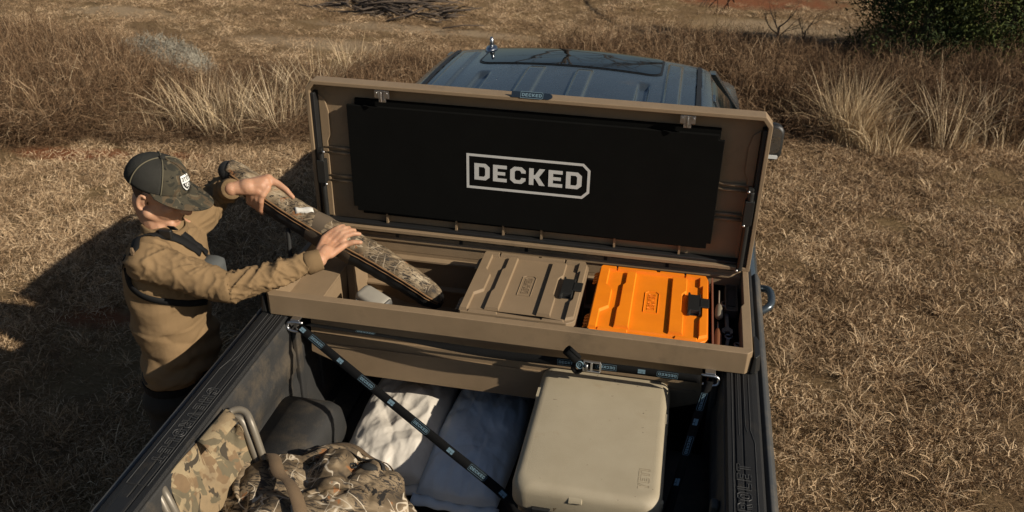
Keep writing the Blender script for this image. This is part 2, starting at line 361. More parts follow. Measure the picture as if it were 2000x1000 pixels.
# ------------------------------------------------------------------ ground
PATCH = [(*at_z(115,300,0).xy, .55, .2), (*at_z(205,300,0).xy, .32, .14), (*at_z(190,620,0).xy, .30, .16), (*at_z(1460,4,0).xy, 1.6, .5), (*at_z(370,305,0).xy,.3,.1)]
PALE = [(*at_z(1540,50,0).xy, 1.5, .5), (*at_z(600,85,0).xy, 1.2, .35), (*at_z(240,25,0).xy, 1.0, .3), (*at_z(850,60,0).xy, 2.0, .25)]
def gh(x, y):
    t = min(max((y-4)/4, 0), 1)
    return t*(.10*noise.noise((x*.35, y*.35, 3)) + .05*noise.noise((x*1.1, y*1.1, 7)))
def ground_mat():
    m, n, l, b = newmat('dry_pasture'); co = coord(n, l)
    t = noise_n(n, l, co, 5, 9, .7); t2 = noise_n(n, l, co, .55, 5, .6); t3 = noise_n(n, l, coord(n, l, (1,2.8,1)), 26, 6, .7)
    a = ramp(n, l, t.outputs[0], [(.3,(.055,.032,.016)),(.5,(.16,.10,.05)),(.7,(.30,.205,.112))]).outputs[0]
    f = ramp(n, l, t3.outputs[0], [(.34,(.038,.022,.011)),(.5,(.19,.12,.062)),(.68,(.40,.285,.16))]).outputs[0]
    c = mixc(n, l, .55, a, f)
    k = ramp(n, l, t2.outputs[0], [(.42,(0,0,0)),(.62,(.55,.55,.55))]); c = mixc(n, l, k.outputs[0], c, (.26,.18,.085))
    sx = n.new('ShaderNodeSeparateXYZ'); l.new(co, sx.inputs[0])
    def blob(cx, cy, rx, ry):
        out = []
        for ch, c0, rr in ((0,cx,rx),(1,cy,ry)):
            s_ = n.new('ShaderNodeMath'); s_.operation = 'SUBTRACT'; l.new(sx.outputs[ch], s_.inputs[0]); s_.inputs[1].default_value = c0
            d_ = n.new('ShaderNodeMath'); d_.operation = 'DIVIDE'; l.new(s_.outputs[0], d_.inputs[0]); d_.inputs[1].default_value = rr
            p_ = n.new('ShaderNodeMath'); p_.operation = 'POWER'; l.new(d_.outputs[0], p_.inputs[0]); p_.inputs[1].default_value = 2; out.append(p_)
        ad = n.new('ShaderNodeMath'); ad.operation = 'ADD'; l.new(out[0].outputs[0], ad.inputs[0]); l.new(out[1].outputs[0], ad.inputs[1])
        ns = n.new('ShaderNodeMath'); ns.operation = 'MULTIPLY_ADD'; l.new(t.outputs[0], ns.inputs[0]); ns.inputs[1].default_value = 2.4; l.new(ad.outputs[0], ns.inputs[2])
        return ramp(n, l, ns.outputs[0], [(0,(1,1,1)),(1,(1,1,1))]), ns.outputs[0]
    for lst, col, amt in ((PALE, (.40,.30,.19), .75), (PATCH, (.25,.085,.038), .8)):
        for p in lst:
            _, v = blob(*p); r2 = n.new('ShaderNodeMapRange'); r2.inputs['From Min'].default_value = 2.3; r2.inputs['From Max'].default_value = 1.35; r2.inputs['To Max'].default_value = amt; l.new(v, r2.inputs[0])
            c = mixc(n, l, r2.outputs[0], c, col)
    l.new(c, b.inputs['Base Color']); b.inputs['Roughness'].default_value = .95; b.inputs['Specular IOR Level'].default_value = .1
    bumpn(n, l, b, t3.outputs[0], 1.0, .05); return m
def axis_(a, b, fine0, fine1, step, far):
    return sorted(set([round(v,3) for v in np.arange(fine0, fine1+1e-6, step)] + [a, b] + far))
xs = axis_(-150, 150, -12, 10, .25, [-80,-40,-25,-16,14,22,40,80]); ys = axis_(-60, 260, -4, 18, .25, [-30,-12,22,30,45,70,120])
V = [(x, y, gh(x,y) if (-12<=x<=10 and -4<=y<=18) else 0) for y in ys for x in xs]; nx = len(xs)
F = [(j*nx+i, j*nx+i+1, (j+1)*nx+i+1, (j+1)*nx+i) for j in range(len(ys)-1) for i in range(nx-1)]
g = mk('ground', V, F, ground_mat(), smooth=True); tag(g, 'dry tan pasture ground under the truck and brush', 'ground', kind='structure')
# ------------------------------------------------------------------ vegetation tools
def ribbons(paths, widths, tints, taper=True, side=None):
    """flat tapering blades; returns mesh data"""
    V = []; F = []; T = []
    for P, wd, ti in zip(paths, widths, tints):
        n0 = len(V); m = len(P); d = (P[-1]-P[0]); s_ = d.cross(Vector((random.gauss(0,1),random.gauss(0,1),random.gauss(0,.6))))
        s_ = s_.normalized() if s_.length > 1e-6 else Vector((1,0,0))
        for i, p in enumerate(P[:-1]):
            k = wd*(1-.75*i/(m-1) if taper else 1); V += [p-s_*k/2, p+s_*k/2]; T += [ti, ti]
        V.append(P[-1]); T.append(min(ti+.12, 1))
        for i in range(m-2): F.append((n0+2*i, n0+2*i+1, n0+2*i+3, n0+2*i+2))
        F.append((n0+2*(m-2), n0+2*(m-2)+1, n0+2*(m-1)))
    return V, F, T
def veg_mesh(name, V, F, T, mat_):
    me = bpy.data.meshes.new(name); me.from_pydata([tuple(v) for v in V], [], F); me.update()
    at = me.attributes.new('tint', 'FLOAT', 'POINT'); at.data.foreach_set('value', np.array(T, dtype=np.float32)); me.materials.append(mat_); return me
def instancer(name, variants, pts, rots, scales, idx):
    """one object that instances the variant meshes on points (geometry nodes)"""
    col = bpy.data.collections.new(name+'_sources')
    for i, me in enumerate(variants):
        o = bpy.data.objects.new('%s_source_%02d' % (name, i), me); col.objects.link(o)
    me = bpy.data.meshes.new(name); me.vertices.add(len(pts)); me.vertices.foreach_set('co', np.array(pts, dtype=np.float32).ravel())
    for nm, ty, key, arr in (('rot','FLOAT_VECTOR','vector',rots),('scl','FLOAT_VECTOR','vector',scales),('idx','INT','value',idx)):
        a = me.attributes.new(nm, ty, 'POINT'); a.data.foreach_set(key, np.array(arr, dtype=np.int32 if ty == 'INT' else np.float32).ravel())
    o = link(name, me)
    ng = bpy.data.node_groups.new(name, 'GeometryNodeTree'); ng.interface.new_socket('Geometry', in_out='INPUT', socket_type='NodeSocketGeometry'); ng.interface.new_socket('Geometry', in_out='OUTPUT', socket_type='NodeSocketGeometry')
    n = ng.nodes; l = ng.links; gi = n.new('NodeGroupInput'); go = n.new('NodeGroupOutput'); ip = n.new('GeometryNodeInstanceOnPoints'); ci = n.new('GeometryNodeCollectionInfo')
    ci.inputs[0].default_value = col; ci.inputs['Separate Children'].default_value = True; ci.inputs['Reset Children'].default_value = True
    l.new(gi.outputs[0], ip.inputs['Points']); l.new(ci.outputs[0], ip.inputs['Instance']); ip.inputs['Pick Instance'].default_value = True
    for nm, ty, sock in (('idx','INT','Instance Index'),('rot','FLOAT_VECTOR','Rotation'),('scl','FLOAT_VECTOR','Scale')):
        a = n.new('GeometryNodeInputNamedAttribute'); a.data_type = ty; a.inputs[0].default_value = nm
        if sock == 'Rotation':
            er = n.new('FunctionNodeEulerToRotation'); l.new(a.outputs[0], er.inputs[0]); l.new(er.outputs[0], ip.inputs[sock])
        else: l.new(a.outputs[0], ip.inputs[sock])
    l.new(ip.outputs[0], go.inputs[0]); md = o.modifiers.new('scatter', 'NODES'); md.node_group = ng
    return o
def tuft(nb, rad, hgt, flat, wd, tbias=.5):
    P = []; W = []; T = []
    for _ in range(nb):
        a = random.uniform(0, 6.283); r_ = rad*math.sqrt(random.random()); b = Vector((r_*math.cos(a), r_*math.sin(a), -.01))
        h = hgt*random.uniform(.35, 1); az = random.uniform(0, 6.283); lean = random.uniform(.2, 1)*flat
        d = Vector((math.cos(az), math.sin(az), 0)); L = h*1.3
        pts = [b, b+d*L*lean*.35+Vector((0,0,h*.42*(1-.5*lean))), b+d*L*lean*.7+Vector((random.gauss(0,.006),random.gauss(0,.006),h*.78*(1-.62*lean))), b+d*L*lean*1.05+Vector((random.gauss(0,.012),random.gauss(0,.012),h*(1-.78*lean)))]
        P.append(pts); W.append(wd*random.uniform(.6,1.4)); T.append(min(max(random.gauss(tbias,.22),0),1))
    return ribbons(P, W, T)
gt = [veg_mesh('grass_tuft', *tuft(95, .15, .085, 1.0, .0042, .26+.075*k), M['grass']) for k in range(7)]
gt += [veg_mesh('grass_tuft', *tuft(45, .05, .17, .85, .0036, .62), M['grass']) for _ in range(3)]
def masked(x, y):
    for cx, cy, rx, ry in PATCH:
        if ((x-cx)/rx)**2+((y-cy)/ry)**2 < 1.0+noise.noise((x*5,y*5,0)): return random.random() < .8
    for cx, cy, rx, ry in PALE:
        if ((x-cx)/rx)**2+((y-cy)/ry)**2 < 1.0: return random.random() < .6
    return False
pts=[];ro=[];scl=[];ix=[]
for x0,x1,y0,y1,dens,ss in ((-5.2,-.9,-1.8,5.4,125,1.0),(.85,4.8,-1.9,7,125,1.0),(-11.5,-1,5.2,12.5,52,1.15),(-1,8,5.5,14.5,48,1.15),(-8,-5,2.5,5.5,40,1.2)):
    for _ in range(int((x1-x0)*(y1-y0)*dens)):
        x = random.uniform(x0,x1); y = random.uniform(y0,y1)
        if abs(x) < .98 and -1.25 < y < 4.3: continue
        dn = noise.noise((x*1.3,y*1.3,5))+.5*noise.noise((x*4,y*4,1))
        if dn < -.35 and random.random() < .72: continue
        if masked(x,y): continue
        v = min(6,max(0,int(3.2+4.6*(noise.noise((x*2.1,y*2.1,9))+.6*noise.noise((x*.6,y*.6,4)))+random.gauss(0,1.1)))) if random.random()<.86 else random.randrange(7,10); s_ = ss*random.uniform(.7,1.25)*(1+.25*dn)
        pts.append((x,y,gh(x,y))); ro.append((random.gauss(0,.1),random.gauss(0,.1),random.uniform(0,6.283))); scl.append((s_,s_,s_*random.uniform(.7,1.15)*(.55 if ss == 1.15 else 1))); ix.append(v)
gr = instancer('dry_grass', gt, pts, ro, scl, ix); tag(gr, 'short dry straw-coloured pasture grass covering the ground', 'grass', kind='stuff')
# brambles along the fence line
def yfront(x): return 4.16+.236*(x+5.7)
def bramble(nc, rad, hgt):
    P=[];W=[];T=[]
    for _ in range(nc):
        a = random.uniform(0,6.283); r0 = rad*.75*math.sqrt(random.random()); p = Vector((r0*math.cos(a), r0*math.sin(a), random.uniform(0,hgt*.55)))
        az = random.uniform(0,6.283); el = random.uniform(.1,1.4); d = Vector((math.cos(az)*math.cos(el), math.sin(az)*math.cos(el), math.sin(el))); L = random.uniform(.10,.42)*hgt*1.5; pts=[p]
        for k in range(5):
            d = (d+Vector((random.gauss(0,.55),random.gauss(0,.55),random.gauss(-.12,.5)))).normalized(); q = pts[-1]+d*L/5
            if q.z < .01: q.z = .01
            pts.append(q)
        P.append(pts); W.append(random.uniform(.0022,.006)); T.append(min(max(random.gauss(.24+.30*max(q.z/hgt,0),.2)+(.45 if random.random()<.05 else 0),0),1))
    return ribbons(P,W,T)
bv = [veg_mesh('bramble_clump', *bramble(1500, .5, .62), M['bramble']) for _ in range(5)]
pts=[];ro=[];scl=[];ix=[]
def hprof(x):
    # height of the thicket along the fence line, metres
    K = [(-9,.95),(-6.4,.95),(-5.4,.78),(-4.6,.42),(-3.6,.40),(-2.6,.55),(-1,.62),(1,.75),(2.2,.6),(3.4,.72),(7,.8)]
    for (a,ha),(b,hb) in zip(K,K[1:]):
        if a <= x <= b: return ha+(hb-ha)*(x-a)/(b-a)
    return .8
for _ in range(760):
    x = random.uniform(-8.5,7); dy = random.random()**1.2*(2.3 if x > -1 else 1.5); y = yfront(x)+.30+dy
    h = hprof(x)*random.uniform(.55,1.3); 
    if dy < .25: h *= .75
    if -4.9 < x < -3.0 and random.random() < .2: continue
    s_ = random.uniform(.75,1.15); pts.append((x,y,gh(x,y)-.02)); ro.append((0,0,random.uniform(0,6.28))); scl.append((s_,s_,h/.62)); ix.append(random.randrange(5))
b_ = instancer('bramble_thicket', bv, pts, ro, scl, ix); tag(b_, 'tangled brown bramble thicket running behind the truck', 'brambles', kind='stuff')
# tall straw clumps, each a plant of its own
def straw_clump(loc, nb, hgt, rad, spread, label, cat='tall grass', lean=(0,0), wd=.006):
    P=[];W=[];T=[]
    for _ in range(nb):
        a = random.uniform(0,6.283); r0 = rad*math.sqrt(random.random()); b = Vector((r0*math.cos(a), r0*math.sin(a), 0)); h = hgt*random.uniform(.3,1)**.8
        d = Vector((math.cos(a)*spread*random.uniform(0,1)+lean[0]+random.gauss(0,.22), math.sin(a)*spread*random.uniform(0,1)+lean[1]+random.gauss(0,.22), 0)); bend = random.uniform(.1,1.9)
        P.append([b+d*h*(t+bend*t*t*.6)*.7+Vector((0,0,h*t*(1-.22*bend*t))) for t in (0,.25,.5,.75,1)]); W.append(wd*random.uniform(.35,1.1)); T.append(min(max(random.gauss(.58,.24),0),1))
    me = veg_mesh('tall_grass_clump', *ribbons(P,W,T), M['straw']); o = link('tall_grass_clump', me); o.location = (loc[0],loc[1],gh(loc[0],loc[1])); return tag(o, label, cat, 'clumps of tall dead grass along the brambles')
def gxy(px,py): return at_z(px,py,.0).xy
CL = [((395,245),260,.70,.28,.6,'broad pale tall grass clump behind the man\'s cap'),
      ((450,262),300,.72,.25,.55,'pale tall grass clump just left of the open tool box lid'),
      ((330,262),90,.62,.2,.5,'pale tall grass clump at the left, in front of the grey mound'),
      ((545,255),260,.75,.22,.5,'tall thin grass clump touching the left corner of the open lid'),
      ((1650,282),700,.92,.17,.30,'tall upright pale grass clump nearest the right-hand mirror, before the cedars'),
      ((1715,290),360,.62,.26,.55,'low spreading pale grass clump right of the tall upright one'),
      ((1850,285),200,.85,.22,.55,'sparse tall grass clump near the right edge of the photo'),
      ((1950,282),130,.75,.25,.5,'thin grass clump at the far right edge, under the cedars'),
      ((95,262),30,.95,.12,.35,'few tall bent stalks at the left among grey brambles'),
      ((620,205),160,.85,.25,.4,'fine tall grass stalks rising behind the left end of the lid')]
CL += [((250,245),40,.62,.25,.6,'thin straw tuft among the brown brambles left of the grey mound'),((500,215),220,.62,.3,.7,'wide loose straw tuft midway between the man\'s cap and the lid'),
       ((20,270),22,.55,.25,.7,'low straw tuft at the very left edge of the brambles'),((700,150),120,.6,.3,.6,'straw tuft showing just above the left half of the lid'),
       ((1600,270),150,.6,.2,.6,'short straw tuft close to the right-hand mirror'),((1790,250),160,.6,.3,.8,'bent tangled straw tuft between the two clumps on the right'),((1480,130),120,.5,.3,.7,'faint straw tuft behind the right corner of the cab roof')]
for (px,py),nb,h,rd,sp,lb in CL:
    x,y = gxy(px,py); straw_clump((x,y), nb, h, rd, sp, lb)
# pale grey mound half hidden in the grass
def mound():
    P=[];W=[];T=[]
    for _ in range(5000):
        a = random.uniform(0,6.283); r0 = math.sqrt(random.random()); b = Vector((r0*math.cos(a)*.72, r0*math.sin(a)*.35, .34*math.sqrt(max(1-r0*r0,0))*random.uniform(.8,1.05)))
        d = Vector((random.gauss(0,1),random.gauss(0,1),random.gauss(.2,.6))).normalized()*random.uniform(.03,.08); P.append([b,b+d*.5+Vector((0,0,.005)),b+d]); W.append(random.uniform(.003,.007)); T.append(min(max(random.gauss(.5,.2),0),1))
    V,F_,T_ = ribbons(P,W,T); mb = MB(); mb.ball((0,0,0),.70,.33,.33,20,10); n0=len(V)
    V = V+mb.v; F_ = F_+[tuple(i+n0 for i in q) for q in mb.f]; T_ = T_+[.4]*len(mb.v)
    o = link('brush_mound', veg_mesh('brush_mound', V,F_,T_, M['greybrush'])); x,y = gxy(330,150); o.location = (x+.15,y-.35,gh(x,y)-.02); o.rotation_euler.z = -.1; o.scale = (1.1,1,1.75)
    tag(o, 'low pale grey mound of dead brush behind the left tall grass', 'brush mound')
mound()
# ------------------------------------------------------------------ trees
def branchy(base, d, L, r, depth, segs, mb, spread=.6, kids=(2,3), up=.1, tips=None):
    pts=[Vector(base)]; rs=[r]; d = Vector(d).normalized()
    for k in range(segs):
        d = (d+Vector((random.gauss(0,.16),random.gauss(0,.16),random.gauss(up*.3,.1)))).normalized(); pts.append(pts[-1]+d*L/segs); rs.append(r*(1-.6*(k+1)/segs))
    mb.tube(pts, rs, 6 if r > .02 else 4)
    if depth == 0:
        if tips is not None: tips.append(pts[-1])
        return
    for _ in range(random.randint(*kids)):
        k = random.randint(max(1,segs//2), segs); dd = (d+Vector((random.gauss(0,spread),random.gauss(0,spread),random.gauss(up,spread*.5)))).normalized()
        branchy(pts[k], dd, L*random.uniform(.55,.8), rs[k]*.75, depth-1, max(3,segs-1), mb, spread, kids, up, tips)
def bare_tree(name, loc, h, r, label, depth=5, seed=1, cat='tree', lean=(0,0,1), spread=.55, kids=(2,3), group=None):
    random.seed(seed); t = thing(name, (loc[0],loc[1],gh(loc[0],loc[1]) if abs(loc[0])<10 and loc[1]<18 else 0), label, cat, group)
    z0 = t.location.z; tr = MB(); top = Vector((loc[0],loc[1],z0))+Vector(lean).normalized()*h*.36
    tr.tube([Vector((loc[0],loc[1],z0-.05)), Vector((loc[0],loc[1],z0))+Vector(lean)*h*.15, top],[r*1.3,r,r*.8],9); tr.build('trunk', M['bark'], t, smooth=True)
    cr = MB()
    for k in range(4):
        a = k*1.57+random.random(); branchy(top-Vector((0,0,.05*k)), (math.cos(a)*.8,math.sin(a)*.8,random.uniform(.5,1)), h*.32, r*.6, depth, 5, cr, spread, kids, .05)
    cr.build('crown', M['bark'], t, smooth=True); return t
x,y = gxy(1515,95); bare_tree('bare_sapling', (x,y), .95, .018, 'thin bare sapling standing left of the dark cedars', 3, 11, 'sapling', spread=.5)
x,y = gxy(1565,95); bare_tree('bare_sapling', (x,y-.1), .85, .014, 'smaller bare sapling close against the dark cedars', 3, 12, 'sapling', spread=.5)
x,y = gxy(1545,285); 
bare_tree('bare_tree', (-2.6,21), 9, .2, 'tall bare winter tree beyond the field, mirrored in the sunroof', 5, 4)
bare_tree('bare_tree', (1.9,24), 10, .22, 'second bare winter tree beyond the field, mirrored in the sunroof right half', 5, 9)
# tree beyond the top of the view whose low limb droops into it
dt=bare_tree('bare_tree', (3.2,17.5), 7, .16, 'bare tree whose dark low branch droops into the top edge above the cab', 4, 31)
random.seed(5); lm_ = MB(); p0 = at_y(1412,-35,9.6)
for k,(ex,ey) in enumerate(((1372,26),(1400,34),(1432,40),(1385,12))):
    pe = at_y(ex,ey,9.5+.1*k); mid = (p0+pe)/2+Vector((random.uniform(-.05,.05),0,.06)); branchy(p0, (mid-p0), (pe-p0).length*.6, .02, 2, 4, lm_, .45, (2,2), -.15)
lm_.tube(spline([p0, p0+Vector((.2,.9,.5)), Vector((2.0,13.4,2.2)), Vector((3.2,17.5,2.4))],14),[.012+.0012*k for k in range(14)],8)
lm_.build('drooping_branch', M['bark'], dt, smooth=True)
# brush pile in the far field
random.seed(15); bp = MB(); x,y = at_z(760,12,.1).xy
for _ in range(110):
    c = Vector((x+random.gauss(0,.5), y+random.gauss(.1,.25), abs(random.gauss(.06,.08)))); a = random.gauss(0,.6); L = random.uniform(.2,.8); d = Vector((math.cos(a),math.sin(a)*.7,random.gauss(.05,.16)))
    bp.tube([c-d*L/2, c+Vector((0,0,random.gauss(0,.03))), c+d*L/2],[.014*random.uniform(.4,1.6)]*2+[.006],5)
tag(bp.build('brush_pile', M['bark'], smooth=True, loc=(x,y,0)), 'dark pile of dead branches lying in the field at the top edge', 'brush pile')
# cedars
def cedar(loc, h, rad, label, seed):
    random.seed(seed); t = thing('cedar_tree', (loc[0],loc[1],0), label, 'tree', 'cedars beyond the brambles'); X,Y = loc
    tr = MB(); tr.tube([(X,Y,-.05),(X+.03,Y,h*.4),(X,Y,h*.9)],[.09,.07,.02],8); tr.build('trunk', M['bark'], t, smooth=True)
    P=[];W=[];T=[]
    for _ in range(430):
        zz = random.uniform(.06,.98); rr = rad*(1-zz)**.6*random.uniform(.35,1.2)+.04; a = random.uniform(0,6.283); c = Vector((X+rr*math.cos(a), Y+rr*math.sin(a), zz*h+.05)); o_ = Vector((math.cos(a),math.sin(a),.45)); cl = random.gauss(.45,.2)
        for _ in range(85):
            b = c+Vector((random.gauss(0,.10),random.gauss(0,.10),random.gauss(0,.08))); d = (o_+Vector((random.gauss(0,.7),random.gauss(0,.7),random.gauss(0,.6)))).normalized()*random.uniform(.025,.075)
            P.append([b,b+d*.5+Vector((0,0,.004)),b+d]); W.append(random.uniform(.010,.022)); T.append(min(max(cl+random.gauss(0,.14),0),1))
    off = Vector((X,Y,0)); V_,F_,T_ = ribbons(P,W,T); me = veg_mesh('crown', [v-off for v in V_],F_,T_, M['cedar']); link('crown', me, t)
cedar((3.25,8.35), 1.9, .80, 'dark green cedar at the left end of the cedar clump', 21)
cedar((4.2,8.7), 2.4, 1.0, 'dark green cedar in the middle of the clump, top right', 22)
cedar((5.35,8.9), 2.2, 1.0, 'dark green cedar cut by the right edge of the photo', 23)
random.seed(77)
# ================================================================== TRUCK
RZ = 1.42
truck = thing('pickup_truck', (0,1.2,0), 'blue-grey pickup truck with black bed rails, seen from behind its bed', 'truck')
mb = MB(); mb.box(-.80,.80,-1.15,.72,.855,.875)
for k in range(8): x = -.7+.2*k; mb.prism([(x-.055,.874),(x-.045,.890),(x+.045,.890),(x+.055,.874)][::-1], -1.13, .70, 'y') if False else mb.box(x-.05,x+.05,-1.13,.70,.874,.889)
mb.build('bed_floor', M['liner'], truck, bev=.006)
for s in (-1,1):
    prof = [(.835,.86),(.79,.86),(.79,1.12),(.797,1.15),(.797,1.19),(.79,1.20),(.79,1.27),(.80,1.29),(.80,1.36),(.812,1.405),(.835,1.405)]
    mb = MB(); mb.loft([[(s*p[0], y, p[1]) for p in prof] for y in (-1.15,.745)]); mb.build('bed_wall', M['liner'], truck, bev=.006)
    # stamped pockets in the bed wall
    for y0,y1,z0,z1 in ((-.02,.02,.95,1.38),(.17,.20,.95,1.38),(-.62,-.58,1.12,1.38)):
        w_ = MB(); w_.box(min(s*.776,s*.801),max(s*.776,s*.801),y0,y1,z0,z1); w_.build('wall_rib', M['liner'], truck, bev=.008)
    # wheel arch
    pr = [(.02-.0,.87)]; pr = []
    for a in range(0,91,10): pr.append((-.05-.13+.13*math.cos(R(a)), 1.02+.13*math.sin(R(a))))
    for a in range(90,181,10): pr.append((-.98+.13+.13*math.cos(R(a)), 1.02+.13*math.sin(R(a))))
    pr += [(-.98,.87),(-.05,.87)]
    rings=[]
    for xx, ins in ((.80,0),(.63,0),(.60,.008),(.582,.03),(.575,.06)):
        rings.append([(s*xx, y+(ins if y<-.5 else -ins), z-(ins if z>.9 else 0)) for y,z in pr])
    mb = MB(); mb.loft(rings if s < 0 else [r_[::-1] for r_ in rings]); mb.build('wheel_arch', M['liner'], truck, smooth=True)
    # rail cap with grooves
    prof = [(.8165,1.345),(.8165,1.411),(.8225,RZ),(.842,RZ),(.844,RZ-.004),(.848,RZ-.004),(.850,RZ),(.866,RZ),(.868,RZ-.003),(.872,RZ-.003),(.874,RZ),(.905,RZ),(.922,RZ-.003),(.931,RZ-.012),(.934,1.36),(.90,1.345)]
    mb = MB(); mb.loft([[(s*p[0], y, p[1]) for p in prof] for y in (-1.2,-.41,.78)]); cap = mb.build('rail_cap', M['railcap'], truck)
    # letters stand as fine raised outlines
    mb = MB(); text_outline(mb, 'CHEVROLET', (s*.868, -.650, RZ+.001), (0, s*1, 0), (-s*1,0,0), .041, .0014, gap=.34, xs=.94)
    mb.build('raised_lettering', M['ridge'], cap)
    mb = MB(); mb.tube([(s*.894,.0,RZ+.001),(s*.894,-.30,RZ+.001),(s*.906,-.36,RZ+.001),(s*.906,-.93,RZ+.001),(s*.838,-.93,RZ+.001),(s*.838,-.42,RZ+.001),(s*.838,0,RZ+.001)],.0013,5)
    mb.tube([(s*.858,.0,RZ+.001),(s*.858,-.33,RZ+.001)],.001,5); mb.tube([(s*.878,.0,RZ+.001),(s*.878,-.28,RZ+.001),(s*.884,-.31,RZ+.001)],.001,5)
    mb.build('raised_border', M['ridge'], cap)
    mb = MB(); mb.box(min(s*.85,s*.90),max(s*.85,s*.90),-1.10,-.98,RZ-.02,RZ+.0012); mb.build('stake_pocket', M['gasket'], cap, bev=.006)
    # outer bed side
    prof = [(.933,1.385),(.947,1.400),(.958,1.398),(.972,1.375),(.985,1.28),(.992,1.10),(.985,.90),(.975,.62),(.93,.55),(.93,1.2)]
    mb = MB(); mb.loft([[(s*p[0], y, p[1]) for p in prof] for y in (-1.22,.77)]); mb.build('bed_side', M['dustpaint'], truck, smooth=False, bev=.004)
mb = MB(); mb.box(-.79,.79,.70,.74,.86,1.40); mb.build('bed_front_wall', M['liner'], truck, bev=.01)
mb = MB(); mb.box(-.81,.81,-1.22,-1.165,.86,1.39); mb.build('tailgate', M['paint'], truck, bev=.01)
# cab
def rr3(hx, y0, y1, z, r): return [(p[0],p[1],z) for p in rrect(-hx,hx,y0,y1,r,5)]
mb = MB(); mb.loft([rr3(.94,.80,2.95,.42,.05), rr3(.985,.79,2.97,.62,.06), rr3(1.0,.785,2.98,1.05,.06), rr3(.985,.79,2.97,1.28,.07), rr3(.955,.80,2.93,1.365,.08)]); mb.build('cab_body', M['paint'], truck, smooth=True)
mb = MB(); mb.loft([rr3(.925,.815,2.88,1.355,.1), rr3(.83,.835,2.45,1.62,.12), rr3(.72,.86,2.04,1.845,.12)]); mb.build('cab_glass', M['glass'], truck, smooth=True)
mb = MB(); mb.loft([rr3(.93,2.85,4.15,.45,.12), rr3(1.0,2.86,4.28,.75,.16), rr3(1.0,2.86,4.28,1.02,.2), rr3(.95,2.87,4.18,1.17,.25), rr3(.80,2.89,4.0,1.225,.3)]); mb.build('hood', M['paint'], truck, smooth=True)
for s in (-1,1):
    for y0,y1,wd in ((.85,.865,.16),(1.70,1.62,.10),(2.86,2.04,.07)):
        p = MB(); rings=[]
        for t in (0,.33,.66,1):
            z = 1.36+t*.49; xx = .937+(.725-.937)*t; yy = y0+(y1-y0)*t
            rings.append([(s*(xx+.004),yy,z),(s*(xx+.004),yy+wd,z),(s*(xx-.03),yy+wd,z),(s*(xx-.03),yy,z)])
        p.loft(rings); p.build('pillar', M['paint'], truck, bev=.004)
    h = MB(); P = [(s*.99,.76,1.215),(s*1.035,.79,1.235),(s*1.045,.86,1.24),(s*1.035,.93,1.235),(s*.99,.965,1.215)]; h.tube(spline(P,15),.017,8); h.build('door_handle', M['paint'], truck, smooth=True)
    mr = MB(); mr.loft([[(s*p[0],y,p[1]) for p in rrect(.985+i,1.125-i,1.40+i,1.60-i,.045,4)] for y,i in ((2.04,.012),(2.05,0),(2.10,.004),(2.15,.03),(2.17,.06))]); mo = mr.build('side_mirror', M['black'], truck, smooth=True)
    gl = MB(); gl.loft([[(s*p[0],y,p[1]) for p in rrect(.998,1.112,1.44,1.587,.035,4)] for y in (2.0395,2.037)]); gl.build('mirror_glass', M['chrome'], mo)
    gl = MB(); gl.loft([[(s*p[0],y,p[1]) for p in rrect(1.005,1.108,1.412,1.432,.008,3)] for y in (2.0395,2.035)]); gl.build('marker_lens', M['patchw'], mo)
    ar = MB(); ar.tube([(s*.93,2.2,1.40),(s*1.0,2.14,1.43),(s*1.04,2.12,1.45)],[.035,.03,.03],8); ar.build('mirror_arm', M['black'], mo, smooth=True)
def roofz(x, y, ribs=True):
    z = 1.972-.040*((y-1.30)/.75)**2-.045*(x/.64)**2
    if y > 1.98: z -= 1.2*(y-1.98)**2
    ax = abs(x)
    if ax > .655: z -= .9*(ax-.655)**1.35
    if ribs:
        def band(c, hw, y0, y1, hgt):
            e = .011; fx = min(max((hw+e-abs(x-c))/e,0),1); fy = min(max((y-y0)/.05,0),1)*min(max((y1-y)/.07,0),1); return hgt*fx*fx*(3-2*fx)*fy
        z += band(-.141,.034,.86,1.60,.016)+band(.095,.030,.86,1.60,.016)
        z += band(-.55,.034,.86,1.95,.014)+band(.52,.028,.86,1.95,.014)
        z += band(-.385,.020,.86,1.50,-.018)+band(.385,.020,.86,1.50,-.018)
    if .632 < ax < .65: z -= .008
    return z
us = np.linspace(0,1,241)
def rf(u, v):
    hx = .725-.025*v; x = -hx+2*hx*u; y = .835+v*(2.075-.835); fr = .06*(abs(x)/.7)**3
    y = y-(fr*v)
    return (x, y, roofz(x,y))
Vr,Fr = grid(rf,240,70); rfo = mk('roof', Vr, Fr, M['paint'], truck, smooth=True); solidify(rfo,.012)
def roof_patch(x0,x1,y0,y1,r,lift):
    rings=[]; c=((x0+x1)/2,(y0+y1)/2); base=rrect(x0,x1,y0,y1,r,6); big=[]
    for i in range(len(base)):
        a,b=base[i],base[(i+1)%len(base)]
        k=max(1,int(math.hypot(b[0]-a[0],b[1]-a[1])/.03))
        for j in range(k): big.append((a[0]+(b[0]-a[0])*j/k,a[1]+(b[1]-a[1])*j/k))
    for s in (1,.9,.75,.55,.3,.02): rings.append([(c[0]+(p[0]-c[0])*s,c[1]+(p[1]-c[1])*s,roofz(c[0]+(p[0]-c[0])*s,c[1]+(p[1]-c[1])*s,False)+lift) for p in big])
    m_=MB(); m_.loft(rings,cap=False); return m_
roof_patch(-.462,.462,1.635,2.035,.07,.003).build('sunroof_seal', M['moulding'], rfo, smooth=True)
roof_patch(-.450,.450,1.647,2.025,.06,.006).build('sunroof_glass', M['sunroof'], rfo, smooth=True)
